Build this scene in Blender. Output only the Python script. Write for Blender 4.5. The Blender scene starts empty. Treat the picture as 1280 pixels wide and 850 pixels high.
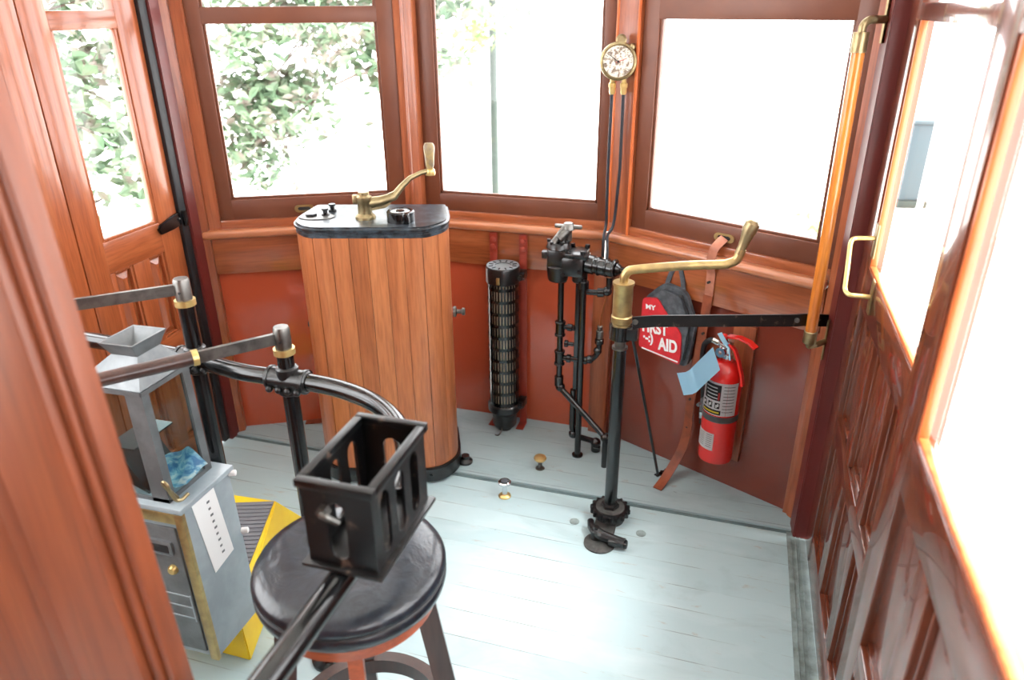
import bpy, bmesh, math, random
from mathutils import Vector, Matrix, Euler, noise
random.seed(7)
R = math.radians
scn = bpy.context.scene
col = scn.collection

# ------------------------------------------------------------------ camera, light, exposure
cam_d = bpy.data.cameras.new('camera'); cam = bpy.data.objects.new('camera', cam_d); col.objects.link(cam)
cam_d.sensor_width = 36.0; cam_d.lens = 915.4 / 1280 * 36.0
cam_d.clip_start = 0.02
cam_d.dof.use_dof = True; cam_d.dof.focus_distance = 2.15; cam_d.dof.aperture_fstop = 3.0
_p, _r, _y = R(24.57), R(-0.4335), R(17.04)
F = Vector((0, math.cos(_p), -math.sin(_p))); U = Vector((0, math.sin(_p), math.cos(_p))); X = Vector((1, 0, 0))
Xr = X * math.cos(_r) + U * math.sin(_r); Ur = -X * math.sin(_r) + U * math.cos(_r)
Rz = Matrix.Rotation(_y, 3, 'Z')
Xr, Ur, F = Rz @ Xr, Rz @ Ur, Rz @ F
m = Matrix((Xr, Ur, -F)).transposed().to_4x4(); m.translation = Vector((0, 0, 1.65))
cam.matrix_world = m
scn.camera = cam

w = bpy.data.worlds.new('overcast_sky'); scn.world = w; w.use_nodes = True
bg = w.node_tree.nodes['Background']
bg.inputs['Color'].default_value = (0.975, 0.985, 1.0, 1); bg.inputs['Strength'].default_value = 3.2
sd = bpy.data.lights.new('sun', 'SUN'); so = bpy.data.objects.new('sun', sd); col.objects.link(so)
sd.energy = 6.0; sd.angle = R(28); sd.color = (1, .985, .96); so.rotation_euler = Vector((-.45, -.02, -.85)).to_track_quat('-Z', 'Y').to_euler()
scn.view_settings.view_transform = 'Standard'; scn.view_settings.look = 'None'
scn.view_settings.gamma = 1; scn.view_settings.use_curve_mapping = False
scn.view_settings.exposure = 1.45

# ------------------------------------------------------------------ materials
def lin(c):
    return tuple(((v/255)/12.92 if v/255 <= .04045 else ((v/255+.055)/1.055)**2.4) for v in c) + (1,)
LIN = lin
def base(name, c, rough=.5, metal=0, coat=0, spec=.5, coat_r=.08):
    mt = bpy.data.materials.new(name); mt.use_nodes = True
    b = mt.node_tree.nodes['Principled BSDF']
    b.inputs['Base Color'].default_value = lin(c); b.inputs['Roughness'].default_value = rough
    b.inputs['Metallic'].default_value = metal; b.inputs['Coat Weight'].default_value = coat
    b.inputs['Coat Roughness'].default_value = coat_r; b.inputs['Specular IOR Level'].default_value = spec
    return mt, mt.node_tree, b
def coords(nt, scale, rot=(0, 0, 0), loc=(0, 0, 0)):
    tc = nt.nodes.new('ShaderNodeTexCoord'); mp = nt.nodes.new('ShaderNodeMapping')
    mp.inputs['Scale'].default_value = scale; mp.inputs['Rotation'].default_value = rot; mp.inputs['Location'].default_value = loc
    nt.links.new(tc.outputs['Object'], mp.inputs['Vector']); return mp.outputs['Vector']
def noisy(nt, vec, scale, detail=4, dist=0, rough=.55):
    n = nt.nodes.new('ShaderNodeTexNoise'); n.inputs['Scale'].default_value = scale; n.inputs['Detail'].default_value = detail
    n.inputs['Distortion'].default_value = dist; n.inputs['Roughness'].default_value = rough
    nt.links.new(vec, n.inputs['Vector']); return n.outputs['Fac']
def ramp(nt, fac, stops):
    r = nt.nodes.new('ShaderNodeValToRGB'); e = r.color_ramp.elements
    while len(e) < len(stops): e.new(.5)
    for i, (p, c) in enumerate(stops): e[i].position = p; e[i].color = lin(c) if max(c) > 1 or len(c) == 3 else c
    nt.links.new(fac, r.inputs['Fac']); return r.outputs['Color']
def bump(nt, b, fac, strength, dist=.002):
    bp = nt.nodes.new('ShaderNodeBump'); bp.inputs['Strength'].default_value = strength; bp.inputs['Distance'].default_value = dist
    nt.links.new(fac, bp.inputs['Height']); nt.links.new(bp.outputs['Normal'], b.inputs['Normal'])
def mix(nt, fac, a, c, mode='MIX'):
    mx = nt.nodes.new('ShaderNodeMix'); mx.data_type = 'RGBA'; mx.blend_type = mode
    if isinstance(fac, (int, float)): mx.inputs['Factor'].default_value = fac
    else: nt.links.new(fac, mx.inputs['Factor'])
    for s, v in (('A', a), ('B', c)):
        sock = [i for i in mx.inputs if i.name == s and i.type == 'RGBA'][0]
        if isinstance(v, tuple): sock.default_value = v
        else: nt.links.new(v, sock)
    return [o for o in mx.outputs if o.type == 'RGBA'][0]
def wood(name, lo, mid, hi, axis='z', rough=.32, coat=.5, coat_r=.12, sc=1.0, bmp=.12):
    mt, nt, b = base(name, mid, rough, coat=coat, coat_r=coat_r)
    s = {'x': (1.2, 16, 16), 'y': (16, 1.2, 16), 'z': (16, 16, 1.2)}[axis]
    v = coords(nt, tuple(k*sc for k in s)); oi = nt.nodes.new('ShaderNodeObjectInfo'); va = nt.nodes.new('ShaderNodeVectorMath'); va.operation = 'ADD'
    sc3 = nt.nodes.new('ShaderNodeMath'); sc3.operation = 'MULTIPLY'; sc3.inputs[1].default_value = 37.0; nt.links.new(oi.outputs['Random'], sc3.inputs[0])
    nt.links.new(v, va.inputs[0]); nt.links.new(sc3.outputs[0], va.inputs[1]); v = va.outputs[0]
    f = noisy(nt, v, .55, 4, 1.8, .5)
    c1 = ramp(nt, f, [(.2, lo), (.5, mid), (.8, hi)])
    v2 = coords(nt, tuple(k*8*sc for k in s)); f2 = noisy(nt, v2, 1.0, 3, .3)
    dark = ramp(nt, f2, [(.3, (190, 182, 176)), (.6, (255, 255, 255))])
    c = mix(nt, .6, c1, dark, 'MULTIPLY')
    nt.links.new(c, b.inputs['Base Color'])
    if bmp: bump(nt, b, f2, bmp, .001)
    return mt
def paint(name, c, c2, rough=.3, scale=4, coat=0, bmp=.05, metal=0, thr=(.4, .65), spec=.5):
    mt, nt, b = base(name, c, rough, metal, coat, spec)
    f = noisy(nt, coords(nt, (1, 1, 1)), scale, 5, .3)
    nt.links.new(ramp(nt, f, [(thr[0], c), (thr[1], c2)]), b.inputs['Base Color'])
    if bmp: bump(nt, b, noisy(nt, coords(nt, (1, 1, 1)), scale*12, 3), bmp, .002)
    return mt
M = {}
M['slat_z'] = wood('oak_slats', (146, 84, 48), (168, 100, 60), (186, 120, 76), 'z', .38, .25, .2)
M['oak_x'] = wood('oak_rail', (130, 66, 36), (156, 84, 48), (176, 104, 64), 'x', .28, .9, .06)
M['sill'] = wood('oak_sill', (150, 84, 48), (176, 106, 66), (196, 130, 88), 'x', .4, .9, .28)
M['oak_z'] = wood('oak_post', (122, 60, 34), (148, 78, 46), (168, 98, 62), 'z', .32, .4)
M['door_z'] = wood('oak_door_upright', (138, 70, 38), (158, 84, 48), (176, 102, 62), 'z', .3, .4)
M['door_y'] = wood('oak_door_cross', (138, 70, 38), (158, 84, 48), (176, 102, 62), 'y', .3, .4)
M['mah_z'] = wood('mahogany_upright', (76, 36, 22), (102, 50, 32), (122, 64, 42), 'z', .24, .7, .04, bmp=0)
M['mah_y'] = wood('mahogany_cross', (76, 36, 22), (102, 50, 32), (122, 64, 42), 'y', .24, .7, .04, bmp=0)
M['reveal'] = wood('oak_reveal', (176, 84, 38), (205, 108, 56), (224, 130, 76), 'z', .3, .4)
M['near_post'] = wood('near_post_wood', (112, 54, 27), (128, 64, 33), (142, 78, 44), 'z', .45, .15, .3, .5)
M['sash'] = paint('sash_brown', (98, 52, 32), (108, 60, 38), .42, 5, 0, .02)
M['sash_warm'] = M['sash']
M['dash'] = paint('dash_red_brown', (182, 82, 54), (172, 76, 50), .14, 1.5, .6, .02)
M['dash_dark'] = paint('dash_red_brown_dark', (122, 56, 42), (112, 50, 38), .16, 1.5, .5, .02)  # darker tone of the dash colour for the right panel
M['post_red'] = paint('post_oxblood', (98, 34, 30), (86, 30, 27), .4, 3, .1, .03)
M['strap_red'] = paint('bracket_red', (150, 56, 40), (136, 48, 34), .4, 20, 0, .1)
M['black'] = paint('black_enamel', (7, 9, 11), (13, 15, 17), .2, 12, .3, .05)
M['black_iron'] = paint('black_cast_iron', (8, 9, 11), (20, 21, 23), .3, 25, .3, .25)
M['black_worn'] = paint('black_enamel_worn', (8, 9, 11), (96, 80, 70), .3, 38, 0, .2, thr=(.62, .74))
M['rubber'] = base('black_rubber', (16, 20, 24), .5)[0]
M['slate'] = paint('slate_black_top', (14, 18, 22), (64, 76, 86), .34, 30, .15, .1, thr=(.38, .7))
M['brass'] = paint('brass', (188, 164, 112), (162, 140, 98), .36, 30, 0, .05, .9)
M['brass_dull'] = paint('brass_aged', (164, 148, 112), (132, 118, 88), .4, 24, 0, .08, 1)
M['brass_gold'] = paint('brass_polished', (216, 190, 128), (200, 172, 110), .38, 20, 0, .03, .85)
M['copper'] = base('copper_tube', (190, 130, 90), .3, 1)[0]
M['steel'] = paint('worn_steel', (120, 118, 114), (88, 87, 84), .4, 30, 0, .05, 1)
M['chrome'] = base('chrome', (210, 212, 214), .12, 1)[0]
M['pipe_grey'] = base('lead_grey_tube', (44, 46, 52), .38, .5)[0]
M['grey_cast'] = paint('grey_cast_metal', (98, 102, 104), (118, 122, 124), .42, 16, 0, .15, .45)
M['grey_paint'] = paint('grey_farebox_paint', (134, 146, 152), (150, 162, 168), .36, 10, .1, .06)
M['yellow'] = paint('yellow_paint', (236, 206, 40), (226, 190, 30), .4, 6)
M['tread'] = base('grey_ribbed_tread', (110, 112, 118), .6)[0]
M['white'] = base('white_paper', (228, 230, 230), .6)[0]
M['cream'] = paint('cream_ceiling', (236, 236, 234), (230, 230, 228), .5, 3)
M['ext_red'] = base('extinguisher_red', (205, 26, 22), .25, coat=.5)[0]
M['red_cloth'] = paint('red_nylon', (205, 34, 44), (188, 28, 38), .7, 40)
M['grey_cloth'] = paint('charcoal_nylon', (58, 62, 68), (84, 90, 96), .7, 40, 0, .3)
M['leather'] = paint('tan_leather', (142, 70, 40), (110, 50, 28), .5, 18, 0, .25)
M['leather_pale'] = paint('leather_worn_pink', (178, 116, 92), (150, 90, 68), .5, 18, 0, .2)
M['varnish_pole'] = wood('amber_pole', (182, 98, 34), (204, 122, 46), (218, 142, 66), 'z', .25, .6)
M['knob_wood'] = paint('worn_knob', (150, 128, 84), (120, 104, 84), .4, 40)
M['blue_tag'] = base('blue_tag', (164, 212, 236), .6)[0]
M['label_grey'] = base('label_silver', (216, 218, 220), .5)[0]
M['ink'] = base('ink_black', (22, 22, 24), .6)[0]
M['ink_red'] = base('ink_red', (190, 40, 40), .6)[0]
M['ink_yellow'] = base('ink_yellow', (224, 204, 60), .6)[0]
M['outline'] = base('outline_red', (170, 24, 34), .6)[0]
M['beige_core'] = base('ceramic_core', (214, 200, 176), .6)[0]
M['stool_wood'] = wood('stool_wood', (140, 62, 30), (170, 80, 40), (186, 98, 54), 'x', .35, .3, .2)
M['stool_leg'] = wood('stool_leg_wood', (46, 26, 20), (60, 34, 27), (74, 44, 34), 'z', .35, .3, .2)
M['grimy'] = paint('grimy_strip', (132, 148, 148), (92, 102, 100), .6, 22, 0, .4, thr=(.4, .7))
M['riser_shade'] = paint('step_riser_shade', (92, 112, 114), (78, 94, 96), .6, 14)  # shade on the step face, put into the colour
M['iron_dusty'] = paint('dusty_iron', (74, 74, 72), (40, 40, 40), .55, 30, 0, .2)
M['concrete'] = paint('pale_concrete', (225, 224, 218), (214, 212, 205), .8, .7)
M['bark'] = base('bark', (92, 78, 70), .8)[0]
M['car_paint'] = base('blue_grey_paint', (58, 74, 80), .5)[0]
M['pole_grey'] = base('pole_grey', (40, 52, 46), .6)[0]
def leafmat(name, cs):
    mt, nt, b = base(name, cs[0], .45)
    f = noisy(nt, coords(nt, (1, 1, 1)), 5, 2)
    nt.links.new(ramp(nt, f, [(.35, cs[0]), (.5, cs[1]), (.65, cs[2])]), b.inputs['Base Color'])
    return mt
M['leaf'] = leafmat('leaf_mixed', [(78, 106, 78), (106, 128, 100), (122, 112, 104)])
M['leaf_g'] = leafmat('leaf_green', [(110, 140, 74), (132, 150, 84), (146, 146, 92)])

# cushion vinyl with wrinkles
mt, nt, b = base('black_vinyl', (20, 22, 26), .3, coat=.25)
f = noisy(nt, coords(nt, (1, 1, 1)), 16, 6, 2.5, .6); bump(nt, b, f, .28, .006)
nt.links.new(ramp(nt, f, [(.35, (16, 22, 30)), (.7, (36, 44, 54))]), b.inputs['Base Color']); M['vinyl'] = mt
# banknote
mt, nt, b = base('blue_banknote', (110, 170, 200), .5)
nt.links.new(ramp(nt, noisy(nt, coords(nt, (1, 1, 1)), 30, 4, 1.2), [(.38, (70, 130, 176)), (.5, (128, 186, 208)), (.62, (206, 226, 226))]), b.inputs['Base Color']); M['note'] = mt
# gauge face
mt, nt, b = base('gauge_face', (206, 198, 182), .5)
nt.links.new(ramp(nt, noisy(nt, coords(nt, (1, 1, 1)), 90, 3), [(.42, (120, 104, 90)), (.52, (205, 198, 184)), (.7, (216, 210, 198))]), b.inputs['Base Color']); M['dial'] = mt
# clear glass, thin
def glass(name, tint=(1, 1, 1, 1), r=.02):
    mt = bpy.data.materials.new(name); mt.use_nodes = True; nt = mt.node_tree; nt.nodes.clear()
    o = nt.nodes.new('ShaderNodeOutputMaterial'); t = nt.nodes.new('ShaderNodeBsdfTransparent'); g = nt.nodes.new('ShaderNodeBsdfGlossy')
    t.inputs['Color'].default_value = tint; g.inputs['Roughness'].default_value = r
    fr = nt.nodes.new('ShaderNodeFresnel'); fr.inputs['IOR'].default_value = 1.45
    mx = nt.nodes.new('ShaderNodeMixShader'); ge = nt.nodes.new('ShaderNodeNewGeometry'); ml = nt.nodes.new('ShaderNodeMath'); ml.operation = 'MULTIPLY'
    iv = nt.nodes.new('ShaderNodeMath'); iv.operation = 'SUBTRACT'; iv.inputs[0].default_value = 1; nt.links.new(ge.outputs['Backfacing'], iv.inputs[1])
    nt.links.new(fr.outputs[0], ml.inputs[0]); nt.links.new(iv.outputs[0], ml.inputs[1]); nt.links.new(ml.outputs[0], mx.inputs[0])
    nt.links.new(t.outputs[0], mx.inputs[1]); nt.links.new(g.outputs[0], mx.inputs[2]); nt.links.new(mx.outputs[0], o.inputs['Surface'])
    return mt
M['glass'] = glass('window_glass'); M['case_glass'] = glass('case_glass', (.86, .93, .93, 1))
# floor: blue-grey painted boards running across, worn and scuffed
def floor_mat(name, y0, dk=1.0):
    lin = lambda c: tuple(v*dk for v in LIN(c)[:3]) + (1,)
    mt, nt, b = base(name, (160, 188, 194), .42)
    v = coords(nt, (1, 1, 1)); sep = nt.nodes.new('ShaderNodeSeparateXYZ'); nt.links.new(v, sep.inputs[0])
    def mth(op, a, c=None):
        n = nt.nodes.new('ShaderNodeMath'); n.operation = op
        for i, q in enumerate((a, c)):
            if q is None: continue
            if isinstance(q, (int, float)): n.inputs[i].default_value = q
            else: nt.links.new(q, n.inputs[i])
        return n.outputs[0]
    t = mth('DIVIDE', mth('ADD', sep.outputs['Y'], -y0), .096)
    fr = mth('FRACT', t); dd = mth('MINIMUM', fr, mth('SUBTRACT', 1.0, fr))
    seam = mth('LESS_THAN', dd, .016)
    board = mth('FLOOR', t)
    comb = nt.nodes.new('ShaderNodeCombineXYZ'); nt.links.new(mth('MULTIPLY', board, 3.7), comb.inputs[1]); nt.links.new(mth('MULTIPLY', sep.outputs['X'], .5), comb.inputs[0])
    tone = noisy(nt, comb.outputs[0], 1.0, 2)
    c = mix(nt, ramp_f(nt, tone, .3, .7), lin((160, 183, 188)), lin((172, 194, 198)))
    stain = noisy(nt, coords(nt, (1, 2.6, 1)), 2.6, 6, .8, .62)
    c = mix(nt, mth('MULTIPLY', ramp_f(nt, stain, .55, .74), .5), c, lin((134, 152, 156)))
    scuff = noisy(nt, coords(nt, (7, 30, 1)), 1.0, 6, .6, .7)
    c = mix(nt, mth('MULTIPLY', ramp_f(nt, scuff, .62, .68), .6), c, lin((160, 152, 142)))
    chips = noisy(nt, coords(nt, (30, 34, 1)), 1.0, 5, .4, .7)
    c = mix(nt, mth('MULTIPLY', ramp_f(nt, chips, .70, .74), .6), c, lin((86, 90, 88)))
    pale = noisy(nt, coords(nt, (1.5, 4, 1), loc=(3, 1, 0)), 2.0, 5, .5, .6)
    c = mix(nt, mth('MULTIPLY', ramp_f(nt, pale, .5, .8), .3), c, lin((205, 216, 218)))
    seamn = noisy(nt, coords(nt, (5, 1, 1)), 1.0, 5)
    c = mix(nt, mth('MULTIPLY', seam, mth('MULTIPLY', ramp_f(nt, seamn, .42, .62), .75)), c, lin((104, 96, 86)))
    nt.links.new(c, b.inputs['Base Color'])
    bp = nt.nodes.new('ShaderNodeBump'); bp.inputs['Strength'].default_value = .35; bp.inputs['Distance'].default_value = .003
    nt.links.new(mth('SUBTRACT', stain, seam), bp.inputs['Height']); nt.links.new(bp.outputs['Normal'], b.inputs['Normal'])
    return mt
def ramp_f(nt, fac, a, c):
    mr = nt.nodes.new('ShaderNodeMapRange'); mr.inputs['From Min'].default_value = a; mr.inputs['From Max'].default_value = c
    mr.clamp = True; nt.links.new(fac, mr.inputs['Value']); return mr.outputs['Result']
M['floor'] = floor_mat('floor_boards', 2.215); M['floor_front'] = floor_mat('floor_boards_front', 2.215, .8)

# ------------------------------------------------------------------ mesh helpers
class B:
    def __init__(s): s.bm = bmesh.new()
    def _join(s, b2, mat=None):
        if mat is not None: bmesh.ops.transform(b2, matrix=mat, verts=b2.verts)
        me = bpy.data.meshes.new('t'); b2.to_mesh(me); b2.free(); s.bm.from_mesh(me); bpy.data.meshes.remove(me); return s
    def box(s, x0, y0, z0, x1, y1, z1, bev=0, mat=None, seg=2):
        b = bmesh.new(); bmesh.ops.create_cube(b, size=1)
        bmesh.ops.scale(b, vec=(abs(x1-x0), abs(y1-y0), abs(z1-z0)), verts=b.verts)
        bmesh.ops.translate(b, vec=((x0+x1)/2, (y0+y1)/2, (z0+z1)/2), verts=b.verts)
        if bev: bmesh.ops.bevel(b, geom=b.edges[:], offset=bev, segments=seg, affect='EDGES', profile=.5)
        return s._join(b, mat)
    def prism(s, pts, z0, z1, bev=0, mat=None, top=None, seg=2):
        "pts: outline in xy, extruded in z; top: optional other outline"
        b = bmesh.new(); top = top or pts
        lo = [b.verts.new((p[0], p[1], z0)) for p in pts]; hi = [b.verts.new((p[0], p[1], z1)) for p in top]
        b.faces.new(lo[::-1]); b.faces.new(hi); n = len(pts)
        for i in range(n): b.faces.new((lo[i], lo[(i+1) % n], hi[(i+1) % n], hi[i]))
        bmesh.ops.recalc_face_normals(b, faces=b.faces[:])
        if bev: bmesh.ops.bevel(b, geom=[e for e in b.edges if len(e.link_faces) == 2 and e.calc_face_angle(0) > .6], offset=bev, segments=seg, affect='EDGES')
        return s._join(b, mat)
    def lathe(s, prof, seg=32, mat=None, gear=0, gd=0):
        b = bmesh.new(); rings = []
        for r, z in prof:
            if r < 1e-6: rings.append([b.verts.new((0, 0, z))]); continue
            rings.append([b.verts.new((r*math.cos(2*math.pi*i/seg), r*math.sin(2*math.pi*i/seg), z)) for i in range(seg)])
        for a, c in zip(rings, rings[1:]):
            for i in range(seg):
                j = (i+1) % seg
                v = [a[i % len(a)], a[j % len(a)], c[j % len(c)], c[i % len(c)]]
                u = []
                for q in v:
                    if q not in u: u.append(q)
                if len(u) > 2:
                    try: b.faces.new(u)
                    except ValueError: pass
        if tuple(prof[0]) == tuple(prof[-1]): bmesh.ops.remove_doubles(b, verts=b.verts, dist=1e-6)
        else:
            for e in (rings[0], rings[-1]):
                if len(e) > 2: b.faces.new(e)
        bmesh.ops.recalc_face_normals(b, faces=b.faces[:])
        return s._join(b, mat)
    def cyl(s, p, q, r, r2=None, seg=20, bev=0):
        p, q = Vector(p), Vector(q); L = (q-p).length; r2 = r if r2 is None else r2
        mt = Matrix.Translation(p) @ (q-p).to_track_quat('Z', 'Y').to_matrix().to_4x4()
        pr = [(r-bev, 0), (r, bev), (r2, L-bev), (r2-bev, L)] if bev else [(r, 0), (r2, L)]
        return s.lathe([(0, 0)] + pr + [(0, L)], seg, mt)
    def tube(s, pts, r, seg=14, fil=0, radii=None, flat=None, up=None):
        "sweep a circle (or a flat w x t bar) along points"
        P = [Vector(p) for p in pts]
        if fil: P = rounded(P, fil)
        b = bmesh.new(); rings = []; n = None
        for i, p in enumerate(P):
            t = (P[min(i+1, len(P)-1)] - P[max(i-1, 0)]).normalized()
            if n is None:
                a = Vector(up) if up else (Vector((0, 0, 1)) if abs(t.z) < .9 else Vector((1, 0, 0)))
                n = (a - t*a.dot(t)).normalized()
            else:
                n = (n - t*n.dot(t)).normalized()
            m_ = t.cross(n); rr = radii[i] if radii else r
            if flat:
                w_, h_ = flat[0]/2, flat[1]/2
                rings.append([b.verts.new(p + m_*(w_*x) + n*(h_*y)) for x, y in ((-1, -1), (1, -1), (1, 1), (-1, 1))])
            else:
                rings.append([b.verts.new(p + n*rr*math.cos(2*math.pi*k/seg) + m_*rr*math.sin(2*math.pi*k/seg)) for k in range(seg)])
        for a, c in zip(rings, rings[1:]):
            k = len(a)
            for i in range(k): b.faces.new((a[i], a[(i+1) % k], c[(i+1) % k], c[i]))
        b.faces.new(rings[0][::-1]); b.faces.new(rings[-1])
        bmesh.ops.recalc_face_normals(b, faces=b.faces[:])
        return s._join(b)
    def ball(s, c, r, sc=(1, 1, 1), seg=16):
        b = bmesh.new(); bmesh.ops.create_uvsphere(b, u_segments=seg, v_segments=seg//2+2, radius=r)
        bmesh.ops.scale(b, vec=sc, verts=b.verts); bmesh.ops.translate(b, vec=c, verts=b.verts)
        return s._join(b)
    def bolt(s, c, r, h, d=(0, -1, 0)):
        c = Vector(c); d = Vector(d).normalized(); s.cyl(c, c+d*h, r, seg=6); return s
    def text(s, txt, mat, size=1.0, depth=.0006, width=None):
        cu = bpy.data.curves.new('t', 'FONT'); cu.body = txt; cu.size = size; cu.extrude = depth; cu.align_x = 'CENTER'; cu.align_y = 'CENTER'; cu.offset = size*.035
        o = bpy.data.objects.new('t', cu); col.objects.link(o)
        dg = bpy.context.evaluated_depsgraph_get(); me = bpy.data.meshes.new_from_object(o.evaluated_get(dg))
        bpy.data.objects.remove(o); bpy.data.curves.remove(cu)
        if width:
            xs = [v.co.x for v in me.vertices]; k = width/(max(xs)-min(xs)); me.transform(Matrix.Diagonal((k, 1, 1, 1)))
        me.transform(mat); s.bm.from_mesh(me); bpy.data.meshes.remove(me); return s
def rounded(P, r, n=7):
    out = [P[0]]
    for a, p, c in zip(P, P[1:], P[2:]):
        d1, d2 = (a-p), (c-p); l = min(r, d1.length*.49, d2.length*.49)
        s, e = p+d1.normalized()*l, p+d2.normalized()*l
        for k in range(n+1):
            t = k/n; out.append(s*(1-t)**2 + p*2*t*(1-t) + e*t*t)
    out.append(P[-1]); return out
def obj(name, b, mat, parent=None, label=None, cat=None, group=None, kind=None, smooth=35):
    me = bpy.data.meshes.new(name); b.bm.to_mesh(me); b.bm.free()
    for mm in (mat if isinstance(mat, list) else [mat]): me.materials.append(M[mm] if isinstance(mm, str) else mm)
    if smooth: me.shade_smooth(); me.set_sharp_from_angle(angle=R(smooth))
    o = bpy.data.objects.new(name, me); col.objects.link(o)
    if parent: o.parent = parent
    tag(o, label, cat, group, kind); return o
def tag(o, label=None, cat=None, group=None, kind=None):
    for k, v in (('label', label), ('category', cat), ('group', group), ('kind', kind)):
        if v: o[k] = v
def thing(name, loc=(0, 0, 0), rz=0, label=None, cat=None, group=None, kind=None, rot=None):
    o = bpy.data.objects.new(name, None); col.objects.link(o); o.empty_display_size = .05
    o.location = loc; o.rotation_euler = rot or (0, 0, rz); tag(o, label, cat, group, kind); return o
def many(name, mat, parent, items):
    for fn in items:
        b = B(); fn(b); obj(name, b, mat, parent)
def frame_panel(b, x0, x1, z0, z1, y0, y1, ax='x', bev=.002):
    "a board in the plane of a wall: ax='x' runs along x with thickness in y, ax='y' the other way round"
    if ax == 'x': b.box(x0, y0, z0, x1, y1, z1, bev)
    else: b.box(y0, x0, z0, y1, x1, z1, bev)

# ------------------------------------------------------------------ the setting
XL, XR = -1.913, .363
b = B(); b.box(XL-.03, -1.6, -.03, XR+.05, 2.2, 0)
obj('floor', b, 'floor', kind='structure', smooth=0)
b = B(); b.box(XL, 2.186, -.02, XR, 2.2, .002); obj('trim_20', b, 'riser_shade', kind='structure')  # thin dark strip painting the shade along the step edge
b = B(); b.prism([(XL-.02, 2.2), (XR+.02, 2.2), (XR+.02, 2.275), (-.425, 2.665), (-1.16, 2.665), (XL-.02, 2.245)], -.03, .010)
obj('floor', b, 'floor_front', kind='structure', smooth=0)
b = B(); b.box(-2.4, -2.2, 2.32, .85, 2.95, 2.36)
obj('ceiling', b, 'cream', kind='structure')
b = B(); b.box(-14, -12, -.95, 14, 30, -.9)
obj('ground', b, 'concrete', kind='structure')
b = B(); b.box(.306, .3, 0, .366, 2.19, .006, .002)
for xx in (.318, .332, .345): b.box(xx, .3, .0055, xx+.003, 2.19, .009, .001)
obj('trim_1', b, 'grimy', kind='structure', label='grimy metal threshold strip along foot of right doors')

FAC = {'left': ((-1.912, 2.238), R(27), .90, .0), 'center': ((-1.17, 2.647), 0, .73, 0), 'right': ((-.44, 2.647), R(-25.5), .89, 0)}
def facet_thing(name, f, kind='structure', **k):
    (x, y), a, L, _ = FAC[f]
    return thing(name, (x, y, 0), a, kind=kind, **k)
def strip_on(f, name, b, mat, **k):
    (x, y), a, L, _ = FAC[f]; o = obj(name, b, mat, kind='structure', **k); o.location = (x, y, 0); o.rotation_euler = (0, 0, a); return o
# dash panels
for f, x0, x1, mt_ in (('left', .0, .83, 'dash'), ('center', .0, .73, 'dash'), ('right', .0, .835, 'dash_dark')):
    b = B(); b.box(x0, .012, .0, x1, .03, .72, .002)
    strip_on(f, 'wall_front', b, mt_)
# belt rail with a nosed sill on top
n_ = 2
for f, x0, x1 in (('left', .0, .835), ('center', .0, .73), ('right', .01, .83)):
    b = B(); b.box(x0, -.010, .705, x1, .03, .858, .003)
    q_ = B(); q_.box(x0, -.036, .850, x1, .05, .884, .015, seg=6); strip_on(f, 'trim_2%d' % n_, q_, 'sill')
    b.box(x0, -.004, .880, x1, .03, .915, .002)
    strip_on(f, 'trim_%d' % n_, b, 'oak_x'); n_ += 1
# vertical batten over the dash joint and board behind the valve
b = B(); b.box(-.03, -.012, 0, .045, .03, .705, .003); o = obj('trim_5', b, 'oak_z', kind='structure'); o.location = (-.445, 2.64, 0); o.rotation_euler = (0, 0, R(-13))
b = B(); b.box(.815, -.004, 0, .838, .03, .705, .003); strip_on('right', 'trim_6', b, 'oak_z')
# windows of the front
def sash(n, f, x0, x1, gx0, gx1, gz0, gz1, top, upper, mt_='sash'):
    t = facet_thing('window_%d' % n, f)
    y0, y1 = .006, .05
    b = B(); b.box(x0, y0, .912, gx0, y1, top, .003); b.box(gx1, y0, .912, x1, y1, top, .003)
    b.box(gx0-.004, y0, .912, gx1+.004, y1, gz0, .003)
    b.box(gx0-.004, y0, gz1, gx1+.004, y1, top, .003)
    if upper: b.box(gx0-.004, y0, upper[0], gx1+.004, y1, upper[1], .003)
    obj('window_frame', b, mt_, t)
    b = B(); b.box(gx0-.002, .026, gz0-.002, gx1+.002, .030, upper[0] if upper else gz1+.002); obj('pane', b, 'glass', t, smooth=0)
    if upper:
        b = B(); b.box(gx0-.002, .026, upper[1], gx1+.002, .030, gz1+.002); obj('pane', b, 'glass', t, smooth=0)
    # glazing bead
    b = B()
    for (a0, c0, a1, c1) in ((gx0, gz0, gx0+.008, gz1), (gx1-.008, gz0, gx1, gz1), (gx0, gz0, gx1, gz0+.008)):
        b.box(a0-.001, y0+.008, c0-.001, a1+.001, .026, c1+.001, .002)
    obj('glazing_bead', b, 'sash', t)
    return t
w_l = sash(1, 'left', .072, .775, .124, .712, .99, 2.08, 2.2, (1.598, 1.652))
w_c = sash(2, 'center', .0, .735, .066, .690, .98, 2.08, 2.2, None)
w_r = sash(3, 'right', .105, .835, .163, .775, .985, 2.08, 2.2, (1.606, 1.70))
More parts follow.
